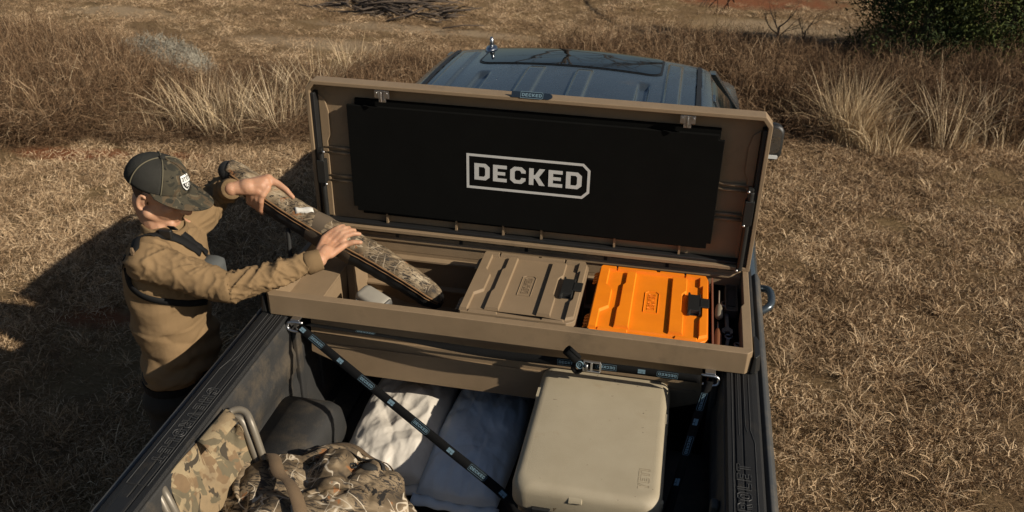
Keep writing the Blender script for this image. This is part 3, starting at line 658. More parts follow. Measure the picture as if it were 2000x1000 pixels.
for s in (-1,1):
    m_=MB(); m_.loft([[(s*.631,y,roofz(.631,y,False)+.0015),(s*.652,y,roofz(.652,y,False)+.0015),(s*.652,y,roofz(.652,y,False)+.006),(s*.631,y,roofz(.631,y,False)+.006)] for y in np.linspace(.84,1.99,14)]); m_.build('roof_moulding', M['moulding'], rfo, smooth=False)
az = roofz(-.46,1.985,False); m_=MB()
m_.loft([[(-.46+.034*k*math.cos(a),1.975+.055*k*math.sin(a),az+h) for a in np.linspace(0,2*math.pi,16,endpoint=False)] for k,h in ((1,0),(.98,.009),(.8,.020),(.35,.026),(.05,.027))]); ant=m_.build('antenna_base', M['chrome'], rfo, smooth=True)
m_=MB(); m_.tube([(-.46,1.975,az+.018),(-.46,1.972,az+.045),(-.46,1.97,az+.072)],[.015,.0105,.007],12); m_.build('antenna_mast', M['chrome'], rfo, smooth=True)
for s in (-1,1):
    for y in (-.5,3.45):
        t_=MB(); prof=[(.18,.30),(.13,.37),(.02,.39),(-.09,.37),(-.12,.30),(-.08,.22),(.14,.22)]
        t_.loft([[(s*(.87+p[0]*.6),y+p[1]*math.cos(a),.39+p[1]*math.sin(a)) for p in prof] for a in np.linspace(0,2*math.pi,33)],cap=False); wh=t_.build('wheel', M['tyre'], truck, smooth=True)
        t_=MB(); t_.loft([[(s*xx,y+r_*math.cos(a),.39+r_*math.sin(a)) for a in np.linspace(0,2*math.pi,24,endpoint=False)] for xx,r_ in ((.82,.23),(.95,.225),(.93,.16),(.97,.08),(.975,.02))]); t_.build('rim', M['chrome'], wh, smooth=True)
# tie-down loop low on the left bed wall
m_=MB(); pz=at_z(302,985,1.30); m_.tube([pz+Vector((.018*math.cos(a),.0,.022*math.sin(a))) for a in np.linspace(0,2*math.pi,16,endpoint=False)],.004,6,closed=True); m_.build('tie_down_loop', M['steel'], truck, smooth=True)
# ================================================================== TOOL BOX
ZT=1.51
tb = thing('tool_box', (0,.3,RZ), 'tan plastic crossover tool box across the truck bed with its lid open', 'tool box')
mb=MB()
tub=[(-.74,1.424),(-.752,1.24),(-.54,1.155),(.54,1.155),(.752,1.24),(.74,1.424)]
mb.prism([(z,x) for x,z in tub], .045,.058,'y'); mb.prism([(z,x) for x,z in tub], .577,.592,'y')
it=[(-.728,1.423),(-.74,1.247),(-.536,1.168),(.536,1.168),(.74,1.247),(.728,1.423)]
mb.add([(x,y,z) for y in (.058,.577) for x,z in it],[(i,i+6,i+7,i+1) for i in range(5)])
mb.add([(x,y,z) for y in (.0585,.5765) for x,z in tub],[(i,i+1,i+7,i+6) for i in range(5)])
mb.build('tub', M['tan'], tb)
mb=MB(); 
for z0,d in ((1.335,.010),(1.29,.006)): mb.prism([(z0,-.73),(z0,.73),(z0-.012,.725),(z0-.012,-.725)], .0451-d, .0452,'y')
mb.build('front_crease', M['tan'], tb)
mb=MB(); mb.prism([(-.9,.02),(-.882,0),(.882,0),(.9,.02),(.9,.036),(-.9,.036)], RZ+.002, ZT,'z'); mb.build('front_rim', M['tan'], tb, bev=.003)
mb=MB(); mb.box(-.735,.735,.0365,.0575,1.4235,1.4365); mb.build('rim_return', M['tan'], tb)
for s in (-1,1):
    mb=MB(); mb.prism([(s*.9,.0365),(s*.9,.60),(s*.876,.60),(s*.876,.33),(s*.866,.31),(s*.866,.0365)],RZ+.003,ZT-.001,'z'); mb.build('end_wall', M['tan'], tb, bev=.003)
    mb=MB(); mb.box(min(s*.728,s*.8655),max(s*.728,s*.8655),.0366,.576,RZ+.004,RZ+.014); mb.build('end_shelf', M['tan'], tb)
    mb=MB(); mb.prism([(s*.9005,.004),(s*.918,.004),(s*.934,.03),(s*.934,.12),(s*.922,.15),(s*.9005,.15)],1.425,1.492,'z',inset=.006); mb.build('end_cap', M['black'], tb, bev=.003)
mb=MB(); mb.box(.7702,.8645,.063,.5755,RZ+.0142,RZ+.0162); mb.build('shelf_shade', M['felt'], tb)  # added dark sheet: the deep shade on this shelf, put into colour
mb=MB(); mb.box(.77,.85,.0368,.062,1.4345,1.487); mb.build('inner_ledge', M['tan'], tb, bev=.003)
mb=MB(); mb.box(-.874,.874,.5765,.604,1.424,ZT-.004); mb.build('back_rim', M['tan'], tb, bev=.004)
for z0,dp,a,b in ((1.482,.008,-.874,.874),(1.40,.022,-.725,.725),(1.262,.022,-.725,.725)):
    mb=MB(); mb.prism([(z0-.010,.577) ,(z0-.010,.577-dp),(z0+.004,.577-dp),(z0+.010,.577)] if False else [(.5768,z0-.012),(.5768-dp,z0-.006),(.5768-dp,z0+.004),(.5768,z0+.012)],a,b,'x'); mb.build('wall_rib', M['tan'], tb, bev=.002)
# left interior partition posts
for x0,x1 in ((-.730,-.705),):
    mb=MB(); mb.prism([(x0,.40),(x1,.41),(x1,.575),(x0,.575)],1.20,1.435,'z'); mb.build('partition_post', M['tan'], tb, bev=.004)
# hinge strip
mb=MB(); mb.box(-.872,.872,.584,.612,ZT-.0035,ZT+.014); hg=mb.build('hinge_strip', M['gasket'], tb, bev=.002)
for k in range(22):
    x=-.80+k*.076
    if k%6==5: continue
    mb=MB(); mb.box(x-.012,x+.012,.5785,.5845,ZT-.0035,ZT+.0035); mb.build('hinge_tab', M['tan'], hg)
for x in (-.56,-.28,.0,.33,.58): mb=MB(); mb.box(x-.007,x+.007,.574,.584,ZT-.018,ZT+.006); mb.build('hinge_clip', M['black'], hg)
# lid
def lidpoly(i): return [(-.9+i,1.526+i),(.9-i,1.526+i),(.9-i,2.135-i*.6),(.872-i*.6,2.168-i),(-.872+i*.6,2.168-i),(-.9+i,2.135-i*.6)]
def at_lid(p,y): return (p[0],y,p[1])
o_=lidpoly(0); i_=lidpoly(.016); n6=6; yb,yf,yi=.612,.546,.598
V=[at_lid(p,yb) for p in o_]+[at_lid(p,yf) for p in o_]+[at_lid(p,yf) for p in i_]+[at_lid(p,yi) for p in i_]
F=[tuple(range(6))[::-1]]+[((k+1)%6,k,k+6,(k+1)%6+6) for k in range(6)]+[((k+1)%6+6,k+6,k+12,(k+1)%6+12) for k in range(6)]+[((k+1)%6+12,k+12,k+18,(k+1)%6+18) for k in range(6)]+[tuple(range(18,24))]
lid=mk('lid',V,F,M['tan'],tb,bev=.003)
bm=bmesh.new(); bm.from_mesh(lid.data); bmesh.ops.recalc_face_normals(bm,faces=bm.faces); bm.to_mesh(lid.data); bm.free()
# gasket just inside the flange, both ends and along the bottom
for s in (-1,1): mb=MB(); mb.box(min(s*.868,s*.8835),max(s*.868,s*.8835),.552,.5975,1.545,2.115); mb.build('gasket', M['gasket'], lid, bev=.003)
mb=MB(); mb.box(-.866,.866,.562,.597,1.5425,1.556); mb.build('bottom_seal', M['gasket'], lid, bev=.003)
# inner relief: chamfered borders, ribs
for s in (-1,1):
    mb=MB(); mb.prism([(z,s*x) for x,z in ((.867,1.56),(.867,2.10),(.840,2.08),(.828,2.03),(.828,1.93),(.842,1.90),(.842,1.56))],.588,.5975,'y'); mb.build('inner_border', M['tan'], lid, bev=.003)
    for z0 in (1.862,1.736):
        for dz in (-.011,.011):
            mb=MB(); mb.tube([(s*.70,.593,z0+dz),(s*.862,.593,z0+dz)],.0065,8); mb.build('inner_rib', M['tan'], lid, smooth=True)
for x in (-.60,-.30,-.10,.06,.36,.62):
    mb=MB(); mb.box(x-.004,x+.004,.575,.5975,1.5565,1.60); mb.build('bottom_rib', M['tan'], lid)
mb=MB(); mb.prism([(z,x) for x,z in ((-.705,1.592),(.70,1.592),(.70,1.61),(.722,1.61),(.722,2.098),(-.71,2.098),(-.71,1.64),(-.705,1.64))],.578,.594,'y'); mb.build('backing_board', M['felt'], lid, bev=.002)
mb=MB(); mb.prism([(z,x) for x,z in ((-.722,1.612),(.722,1.602),(.722,1.625),(.738,1.625),(.738,2.058),(.716,2.058),(.716,2.078),(-.738,2.076),(-.738,1.63),(-.722,1.63))],.560,.577,'y'); mb.build('felt_panel', M['felt'], lid, bev=.002)
mb=MB(); logo(mb,(0,.5585,1.842),(1,0,0),(0,0,1),.0715); mb.build('printed_logo', M['print'], lid)
for x in (-.582,.595):
    mb=MB(); mb.box(x-.028,x+.028,.548,.556,2.118,2.150); mb.box(x-.028,x-.014,.540,.5478,2.122,2.150); mb.box(x+.014,x+.028,.540,.5478,2.122,2.150); mb.box(x-.012,x+.012,.5562,.594,2.124,2.150)
    for dx in (-.021,.021): mb.tube([(x+dx,.538,2.141),(x+dx,.5395,2.141)],.0045,8)
    mb.tube([(x,.537,2.146),(x,.534,2.128),(x,.537,2.108)],.004,6); mb.box(x-.014,x+.014,.548,.556,2.102,2.1175); mb.build('striker_latch', M['zinc'], lid, bev=.0015)
mb=MB(); by=Vector((0,.62,.78)); bo=Vector((.010,.552,2.178)); 
q=[(-.078,-.012),(.066,-.012),(.078,-.003),(.078,.005),(.068,.012),(-.078,.012)]
nn=Vector((0,-.78,.62)); V=[bo+Vector((1,0,0))*a+by*b for a,b in q]+[bo+Vector((1,0,0))*a+by*b-nn*.006 for a,b in q]
mb.add(V,[tuple(range(6)),tuple(range(11,5,-1))]+[(k+6,(k+1)%6+6,(k+1)%6,k) for k in range(6)]); mb.build('badge', M['navy'], lid)
mb=MB(); logo(mb,bo+nn*.0012,(1,0,0),by,.0125,th=.0016); mb.build('badge_logo', M['bluep'], lid)
for s,x0 in ((-1,-.858),(1,.860)):
    mb=MB(); mb.tube([(x0,.545,1.87),(x0,.545,1.70),(x0,.548,1.53)],.0125,10); mb.box(x0-.017,x0+.017,.530,.566,1.735,1.835); mb.box(x0-.012,x0+.008,.535,.560,1.85,1.885)
    mb.build('gas_strut', M['black'], lid, bev=.002)
    for z0 in (1.876,1.733,1.535): mb=MB(); mb.ball((x0+.004-s*.015,.530,z0),.006,nu=10,nv=8); mb.build('strut_pin', M['zinc'], lid, smooth=True)
# ================================================================== CASES
def case(cx,cy,W,D,ztop,mt,label,name='storage_case'):
    t=thing(name,(cx,cy,1.252),label,'storage case','hard cases standing in the tool box')
    T=Matrix.Translation((cx-W/2,cy-D/2,0))
    def U(l): return [(u*W,v*D) for u,v in l]
    zl=ztop-.012
    mb=MB(T); mb.prism(U([(.03,.03),(.97,.03),(.97,.97),(.03,.97)]),1.252,zl-.03,'z'); mb.build('case_body',mt,t,bev=.008)
    for u in (.972,):
        for v in (.2,.5,.8): mb=MB(T); mb.box(.972*W,.995*W,(v-.05)*D,(v+.05)*D,zl-.14,zl-.035); mb.build('side_latch',M['black'] if v==.5 else mt,t,bev=.004)
    mb=MB(T); mb.prism(U([(.02,.0),(.93,.0),(.98,.035),(1,.07),(1,.94),(.97,1),(.05,1),(.0,.96),(.0,.04)]),zl-.03,zl,'z',inset=.003); ld=mb.build('case_lid',mt,t,bev=.002)
    b=.0035; H=ztop
    def plat(pts,h=H,nm='lid_panel'): m_=MB(T); m_.prism(U(pts),zl+.0002,h,'z',inset=b); return m_.build(nm,mt,ld)
    # outer frame: hinge side with a stepped inner edge, handle side, front and back strips
    plat([(.012,.02),(.085,.02),(.085,.27),(.155,.34),(.155,.60),(.10,.68),(.10,.925),(.16,.925),(.16,.985),(.03,.985),(.012,.96)])
    plat([(.91,.04),(.985,.08),(.985,.93),(.965,.985),(.78,.985),(.78,.935),(.905,.935),(.905,.80),(.93,.80),(.93,.34),(.91,.30)])
    plat([(.165,.937),(.50,.937),(.775,.937),(.775,.985),(.545,.985),(.545,.965),(.525,.965),(.525,.985),(.165,.985)])
    plat([(.09,.012),(.34,.012),(.34,.035),(.72,.035),(.72,.012),(.905,.012),(.905,.05),(.09,.05)],h=zl+.006)
    # raised bars either side of the centre panel
    plat([(.235,.065),(.345,.065),(.345,.925),(.275,.925),(.255,.90),(.255,.72),(.235,.69),(.235,.40),(.235,.36),(.22,.32),(.22,.065)])
    plat([(.665,.065),(.785,.065),(.785,.34),(.765,.39),(.765,.64),(.80,.70),(.80,.915),(.68,.915),(.665,.90)])
    mb=MB(T); pts,tri=poly_tris(badge_ring(.155,.052,.012,.0035)); O=Vector((.505*W,.50*D,zl+.0012))
    X=Vector((0,1,0)); Y=Vector((-1,0,0)); mb.tube([O+X*p[0]+Y*p[1] for p in badge_ring(.150,.052,.012,.003)[0]],.0018,5,closed=True); text_outline(mb,'DECKED',O,X,Y,.026,.0008,gap=.2,xs=.78); mb.build('embossed_logo',mt,ld)
    # handle recess, handle and latch
    mb=MB(T); mb.prism(U([(.812,.37),(.90,.37),(.90,.66),(.812,.66)]),zl+.0006,zl+.002,'z'); mb.build('handle_recess',M['gasket'],ld)
    mb=MB(T); mb.prism(U([(.808,.355),(.835,.355),(.84,.39),(.905,.39),(.905,.365),(.925,.365),(.925,.665),(.905,.665),(.905,.64),(.84,.64),(.835,.67),(.808,.67)]),zl+.0021,zl+.018,'z',inset=.003); mb.build('handle',M['black'],t,bev=.002)
    mb=MB(T); mb.box(.915*W,.992*W,.455*D,.585*D,zl+.0125,zl+.020); mb.build('latch',M['black'],t,bev=.002)
    for v0 in (.07,.74):
        mb=MB(T)
        for k in range(4):
            c=Vector((-.006,(v0+.045*k)*D+.008,zl-.012)); mb.tube([c+Vector((.010*math.cos(a)*.8,.0085*math.sin(a),.006*math.cos(a))) for a in np.linspace(0,2*math.pi,10,endpoint=False)],.003,5,closed=True)
        mb.build('hinge',mt,t,smooth=True)
    mb=MB(T); mb.box(.33*W,.70*W,-.004,.0,zl-.024,zl-.006); mb.build('front_latch',M['black'],t)
    return t
case(.052,.300,.440,.462,1.506,M['tanlid'],'tan hard storage case with black handle, left of the orange case')
case(.533,.288,.438,.468,1.506,M['orange'],'bright orange hard storage case with black handle in the tool box')
# ================================================================== THINGS IN THE RIGHT END
mb=MB(); mb.prism([(.757,.045),(.764,.045),(.752,.50),(.745,.50)] if False else [(.762,.045),(.768,.045),(.764,.51),(.758,.51)],1.30,1.502,'z'); tag(mb.build('divider_board',M['redbrown'],loc=(.763,.28,1.30)),'thin reddish-brown divider board standing right of the orange case','board')
def tool_root(n,loc,lab,cat,gp=None): return thing(n,loc,lab,cat,gp)
SH=RZ+.0165
t=tool_root('screwdriver',(.79,.36,SH),'screwdriver with grey ribbed handle and thin shaft, beside the wrench','screwdriver')
mb=MB(); p0=Vector((.792,.30,SH+.016)); d=Vector((0,1,.03)).normalized(); mb.tube([p0+d*k for k in (0,.01,.05,.075,.09)],[.010,.015,.0155,.012,.007],10); mb.build('handle',mat('grey_handle',(.20,.17,.12),.5),t,smooth=True)
mb=MB(); mb.tube([p0+d*.09,p0+d*.19],.0032,8); mb.build('shaft',M['twiggrey'],t,smooth=True)
t=tool_root('screwdriver',(.79,.16,SH),'screwdriver with brown handle lying in front of the grey-handled one','screwdriver')
mb=MB(); p0=Vector((.788,.095,SH+.014)); mb.tube([p0+d*k for k in (0,.01,.08,.11,.125)],[.010,.0135,.0135,.010,.006],10); mb.build('handle',M['toolwood'],t,smooth=True)
mb=MB(); mb.tube([p0+d*.125,p0+d*.17],.003,8); mb.build('shaft',M['steel'],t,smooth=True)
def wrench(x,y,z,L,a,s,lab):
    t=tool_root('wrench',(x,y,z),lab,'wrench','wrenches on the tool box shelf'); T=Matrix.Translation((x,y,z))@Matrix.Rotation(a,4,'Z')@Matrix.Scale(s,4)
    mb=MB(T); mb.prism([(-.006,.02),(.006,.02),(.0075,L-.014),(-.0075,L-.014)],0,.006,'z'); mb.build('shank',M['steel'],t,bev=.0015)
    mb=MB(T); mb.tube([(.0135*math.cos(q),L+.0135*math.sin(q),.004) for q in np.linspace(0,2*math.pi,18,endpoint=False)],.0055,7,closed=True); mb.build('ring_end',M['steel'],t,smooth=True)
    mb=MB(T); mb.prism([(-.006,.022),(-.017,.010),(-.017,-.010),(-.009,-.018),(-.007,-.002),(.007,-.002),(.009,-.018),(.017,-.010),(.017,.010),(.006,.022)],-.001,.007,'z'); mb.build('open_end',M['steel'],t)
wrench(.822,.215,SH+.010,.165,.02,1.15,'dark steel wrench with its ring end up, right of the grey screwdriver')
wrench(.818,.115,SH+.001,.085,-.12,.95,'short steel wrench in front of the long wrench')
wrench(.845,.105,SH+.001,.06,-.3,.8,'smallest steel wrench in the front right corner of the shelf')
t=thing('organizer_box',(.84,.44,SH),'dark organizer tray with a recessed top against the right end wall','tray')
mb=MB(); mb.prism(rrect(.812,.862,.335,.535,.008,3),SH,SH+.030,'z',inset=.004); mb.build('tray_body',M['black'],t)
mb=MB(); rr=rrect(.815,.859,.339,.531,.006,3); mb.tube([(p[0],p[1],SH+.031) for p in rr],.002,5,closed=True); mb.build('tray_rim',mat('dull_tan_rim',(.10,.075,.05),.6),t)
mb=MB(); mb.prism(rrect(.822,.852,.37,.50,.004,3),SH+.0303,SH+.033,'z'); mb.build('tray_insert',M['gasket'],t)
# grey tub at the left of the box
t=thing('plastic_tub',(-.575,.27,1.25),'pale grey rounded plastic tub lying tilted in the left of the tool box','tub')
T=Matrix.Translation((-.560,.245,1.375))@Matrix.Rotation(R(-24),4,'Z')@Matrix.Rotation(R(12),4,'Y')@Matrix.Rotation(R(12),4,'X')
mb=MB(T); mb.loft([[(x,p[0],p[1]) for p in rrect(-.042*k,.042*k,-.034*k,.034*k,.018*k,5)] for x,k in ((-.066,.72),(-.060,.88),(-.045,.96),(.045,1.0),(.058,1.0),(.060,.97))]); mb.build('tub_shell',M['greycup'],t,smooth=True)
mb=MB(T); mb.loft([[(x,p[0],p[1]) for p in rrect(-.040*k,.040*k,-.032*k,.032*k,.017*k,5)] for x,k in ((.0602,.98),(.066,.96),(.071,.85),(.072,.3))]); mb.build('tub_dark_end',mat('dark_grey_end',(.10,.095,.085),.5),t,smooth=True)  # closed right end, a darker grey than the shell
mb=MB(T); mb.prism(rrect(-.022,.020,-.0445,-.0405,.001,1),-.028,.012,'z'); mb.build('tub_label',M['moulding'],t)
mb=MB(T); mb.prism([(-.070,-.030),(-.052,-.046),(-.040,-.046),(-.060,-.020)],-.06,.010,'z'); mb.build('tub_handle',M['greycup'],t,bev=.003)
for k,(px_,py_,lb) in enumerate(((652,590,'small white plastic clip by the front rim, left of the grey tub'),(683,592,'second small white clip, nearest the grey tub'))):
    p=at_z(px_,py_,1.40); mb=MB(); mb.tube([p+Vector((-.012,0,-.01)),p+Vector((-.006,.004,.008)),p+Vector((.006,.004,.008)),p+Vector((.014,0,-.012))],.006,7); mb.box(p.x-.004,p.x+.004,p.y-.003,p.y+.003,1.25,p.z-.002)
    tag(mb.build('plastic_clip',M['tagw'],smooth=True,loc=tuple(p)),lb,'clip','white clips in the tool box')
# ================================================================== COOLER
ck=thing('cooler',(.405,-.26,.89),'tan hard-sided cooler with rounded lid standing in the truck bed','cooler')
X0,X1,Y0,Y1=.168,.640,-.585,.075
def rr_(x0,x1,y0,y1,z,r): return [(p[0],p[1],z) for p in rrect(x0,x1,y0,y1,r,7)]
mb=MB(); mb.loft([rr_(X0+.05,X1-.05,Y0+.05,Y1-.03,.892,.05),rr_(X0+.03,X1-.03,Y0+.03,Y1-.02,.95,.06),rr_(X0+.012,X1-.012,Y0+.012,Y1-.012,1.213,.06)]); mb.build('cooler_body',M['cooler'],ck,smooth=True)
def lidring(i,z,r=.055): return rr_(X0+i,X1-i,Y0+i,Y1-i*.7,z,max(r-i*.3,.02))
mb=MB(); mb.loft([lidring(.012,1.2135),lidring(.002,1.217),lidring(0,1.225),lidring(0,1.278),lidring(.003,1.291),lidring(.009,1.301),lidring(.018,1.3085),lidring(.027,1.3118),lidring(.036,1.3128),lidring(.12,1.3135),lidring(.2,1.314)]); cl=mb.build('cooler_lid',M['cooler'],ck,smooth=True)
for (bx,by_,ax) in ((.375,Y0+.016,'y'),(.500,Y0+.016,'y')):
    mb=MB(); mb.cap((bx-.022,by_+.012,1.283),.019,(bx+.022,by_+.012,1.283),.019,10) if False else mb.loft([[(bx+dx,Y0+.030+.036*math.cos(a)*-1,1.268+.036*math.sin(a)) for a in np.linspace(.15,1.9,8)]+[(bx+dx,Y0+.05,1.26)] for dx in (-.022,-.019,.019,.022)]); 
    if bx<.45: mb.build('latch_boss',M['cooler'],cl,bev=.003)
for bx,by_ in ((X1-.012,-.155),(X0+.012,-.10)):
    mb=MB(); mb.prism(rrect(bx-.014,bx+.014,by_-.03,by_+.03,.006,3),1.255,1.3045,'z',inset=.004); mb.build('side_boss',M['cooler'],cl)
mb=MB(); text_outline(mb,'YETI',(.577,-.475,1.3128),(0,1,0),(-1,0,0),.034,.0013,gap=.2,xs=.85); mb.build('embossed_name',mat('cooler_emboss',(.27,.22,.14),.55),cl)
mb=MB(); mb.loft([[(X1-.008+.012*math.cos(a)*k,Y0+.055+.014*math.sin(a)*k,1.26+h) for a in np.linspace(0,2*math.pi,12,endpoint=False)] for k,h in ((1,-.02),(1,.022),(.6,.026))]); mb.build('hinge_boss',M['cooler'],cl,smooth=True)
for x in (.27,.53):
    mb=MB(); mb.loft([[(x-.03,Y0+.004,1.235),(x+.03,Y0+.004,1.235),(x+.03,Y0-.012,1.235),(x-.03,Y0-.012,1.235)],[(x-.022,Y0+.004,1.10),(x+.022,Y0+.004,1.10),(x+.022,Y0-.014,1.10),(x-.022,Y0-.014,1.10)]]); mb.build('rubber_latch',M['black'],ck,bev=.004)
# ================================================================== SACKS
def sack(name,cx,cy,W,D,z0,H,mt,label,seed,rot=0,n=3.6):
    t=thing(name,(cx,cy,.885),label,'sack','full sacks lying under the tool box'); 
    def fn(u,v,top):
        a=2*u-1; b=2*v-1; e=(max(0,1-abs(a)**n)*max(0,1-abs(b)**n))**.42
        x=a*W/2*(1-.06*b*b); y=b*D/2*(1-.05*a*a)
        q=Vector((x*4+seed,y*4,seed)); wr=noise.noise(q*1.3)*.02+noise.ridged_multi_fractal(Vector((x*9+seed,y*4.5,seed)),1,2,3,1,2)*.009-.012+.012*max(0,noise.noise(Vector((x*6-y*9,y*2+x*3,seed+5))))
        vd=noise.voronoi(Vector((x*7+y*2,y*5,seed)))[0]; wr+=.030*(min(vd[1]-vd[0],.5)-.2); edge=max(abs(a),abs(b))**6; wr+=math.sin(a*22+3*noise.noise(q*2))*.006*edge*e
        z=z0+H*.35+(H*.65*e if top else -H*.35*e)+(wr*e*1.3 if top else 0)
        c,s=math.cos(rot),math.sin(rot); return (cx+x*c-y*s, cy+x*s+y*c, max(z,.886))
    V1,F1=grid(lambda u,v:fn(u,v,True),80,110); V2,F2=grid(lambda u,v:fn(u,v,False),20,24)
    mk('sack_top',V1,F1,mt,t,smooth=True); mk('sack_bottom',V2,[f[::-1] for f in F2],mt,t,smooth=True)
    c,s=math.cos(rot),math.sin(rot)
    V3=[];F3=[]
    for k in range(25):
        x=-W/2+W*k/24; 
        for j in range(3):
            y=-D/2+.012-.022*j; z=z0+H*.35+.004*math.sin(k*1.1+seed)-.006*j; V3.append((cx+x*c-y*s,cy+x*s+y*c,z))
    for k in range(24):
        for j in range(2): F3.append((k*3+j,k*3+j+1,k*3+j+4,k*3+j+3))
    solidify(mk('sewn_end',V3,F3,mt,t,smooth=True),.004,0); return t
sack('feed_sack',-.385,.03,.345,.66,.886,.165,M['sackw'],'white woven sack under the front of the tool box',3,rot=.03)
sack('feed_sack',-.065,.0,.325,.68,.886,.155,M['sackb'],'blue-grey sack between the white sack and the cooler',9,rot=-.04)
# ================================================================== FOLDED CAMO CHAIR
ch=thing('camp_chair',(-.72,-.75,.89),'folded camouflage camp chair leaning on the left bed wall','chair')
tubes=[[at_z(438,838,1.37),at_z(447,808,1.392),at_z(463,800,1.398),at_z(480,806,1.390),at_z(492,830,1.362),at_z(513,890,1.255),at_z(540,965,1.12)],
       [at_z(447,820,1.375),at_z(462,816,1.378),at_z(476,828,1.360),at_z(497,885,1.26),at_z(520,945,1.14)],
       [at_z(292,938,1.392),at_z(306,960,1.385),at_z(326,1000,1.33),at_z(352,1060,1.22)],[at_z(308,940,1.388),at_z(322,962,1.378),at_z(342,1000,1.32),at_z(370,1060,1.20)]]
for P in tubes: mb=MB(); mb.tube(spline(P,26),.0125,10); mb.build('frame_tube',M['chairtube'],ch,smooth=True)
A=[at_z(*p) for p in ((440,800,1.398),(388,860,1.402),(332,926,1.402),(336,960,1.36),(352,1000,1.30),(372,1050,1.22))]
B=[at_z(*p) for p in ((470,832,1.365),(500,885,1.25),(508,920,1.19),(490,965,1.13),(462,1010,1.08),(445,1060,1.05))]
SA=spline(A,30); SB=spline(B,30)
def fab(u,v):
    i=min(int(v*29),29); p=SA[i].lerp(SB[i],u); s=math.sin(u*math.pi); q=Vector((p.x*7,p.y*7,2))
    return p+Vector((0,0,1))*(-.02*s+.022*noise.noise(q)*s+.010*math.sin(u*9+v*5)*s)
V,F=grid(fab,30,29); solidify(mk('seat_fabric',V,F,M['multicam'],ch,smooth=True),.003,0)
# sleeve flap folded over the top tube
def flap(u,v):
    p=A[0].lerp(at_z(385,864,1.406),v); q=at_z(466,824,1.384).lerp(at_z(412,888,1.392),v); r_=p.lerp(q,u); return r_+Vector((0,0,.004+.010*math.sin(u*3.1)))
V,F=grid(flap,8,12); solidify(mk('sleeve_flap',V,F,M['multicam'],ch,smooth=True),.003,0)
# ================================================================== CAMO DUFFEL
df=thing('camo_bag',(-.43,-.72,.89),'large bulging branch-camouflage bag in front of the sacks','bag')
def duf(u,v):
    a=2*math.pi*u; t=v*math.pi*.5; ct=math.cos(t)**.55; st=math.sin(t)**.8
    rx=.350*(1+.05*math.cos(2*a)); ry=.43
    x=-.455+rx*ct*math.cos(a); y=-.745+ry*ct*math.sin(a); z=.89+.365*st
    q=Vector((x*5,y*5,z*5)); v1=noise.voronoi(q*.9+Vector((noise.noise(q),0,0))*.5)[0]; v2=noise.voronoi(q*2.1)[0]; d=.04*noise.noise(q)+.085*(min(v1[1]-v1[0],.6)-.22)+.030*(min(v2[1]-v2[0],.6)-.22)
    nrm=Vector((math.cos(a)*ct,math.sin(a)*ct,st+.25)).normalized(); p=Vector((x,y,z))+nrm*d*min(1,v*3); p.z=max(p.z,.888); return p
V,F=grid(duf,230,95); dbody=mk('bag_body',V,F,M['realtree'],df,smooth=True)
dbm=BVHTree.FromPolygons([Vector(v) for v in V],[tuple(f) for f in F])
def ribbon_on(P,wd,n,bvh,off,name,mt,parent,arch=None,th=.002):
    pts=spline(P,n); V=[];F=[]
    for i,p in enumerate(pts):
        if bvh:
            hit=bvh.find_nearest(p); nr=hit[1]; 
            if (p-hit[0]).dot(nr)<0 and (p-hit[0]).length>1e-4 and False: nr=-nr
            if nr.dot(p-BC)<0: nr=-nr
            p=hit[0]+nr*(off+(arch(i/(n-1)) if arch else 0)); pts[i]=p
        else: nr=Vector((0,-.5,.86))
        V.append((p,nr))
    for _ in range(4):
        V=[V[0]]+[((V[i-1][0]+V[i][0]*2+V[i+1][0])/4,(V[i-1][1]+V[i][1]*2+V[i+1][1]).normalized()) for i in range(1,n-1)]+[V[-1]]
    pts=[p for p,_ in V]
    VV=[]
    for i,(p,nr) in enumerate(V):
        tg=(pts[min(i+1,n-1)]-pts[max(i-1,0)]).normalized(); sd=tg.cross(nr).normalized(); VV+=[p-sd*wd/2,p,p+sd*wd/2]
    for i in range(n-1): F+=[(3*i,3*i+1,3*i+4,3*i+3),(3*i+1,3*i+2,3*i+5,3*i+4)]
    return solidify(mk(name,VV,F,mt,parent,smooth=True),th,0)
BC=Vector((-.43,-.72,.95))
ribbon_on([at_z(518,893,1.22),at_z(535,920,1.25),at_z(555,960,1.27),at_z(580,1010,1.26),at_z(600,1060,1.24)],.042,24,dbm,.012,'carry_strap',M['webbrown'],df,arch=lambda t:.035*math.sin(t*3.14))
ribbon_on([at_z(585,865,1.2),at_z(640,853,1.2),at_z(700,868,1.2),at_z(755,895,1.2),at_z(790,930,1.15)],.030,26,dbm,.006,'seam_binding',M['webbrown'],df,arch=lambda t:.006*math.sin(t*17))
ribbon_on([at_z(655,885,1.22),at_z(700,893,1.22),at_z(735,905,1.22),at_z(738,930,1.2)],.016,18,dbm,.007,'zipper',M['caseblack'],df)
mb=MB(); h_=dbm.find_nearest(at_z(722,920,1.22)); c=h_[0]; mb.ball(c+Vector((0,0,-.004)),.030,.018,.013,14,8); mb.build('pocket_mouth',M['caseblack'],df,smooth=True)
mb=MB(); c2=dbm.find_nearest(at_z(690,915,1.22))[0]; mb.tube([c2+Vector((.012*math.cos(a),.010*math.sin(a),.012)) for a in np.linspace(0,6.283,14,endpoint=False)],.0035,6,closed=True); mb.tube([c2+Vector((.012,0,.012)),c2+Vector((.045,.012,.016))],.004,6); mb.build('zipper_pull',M['caseblack'],df,smooth=True)
def fold(P,r,nm):
    m_=MB(); Q=[]
    for p in spline(P,16): h=dbm.find_nearest(p); Q.append(h[0]+Vector((0,-.3,.9))*.006)
    m_.tube(Q,[r*math.sin(math.pi*(i+.6)/16.2) for i in range(16)],10); return m_.build(nm,M['realtree'],df,smooth=True)
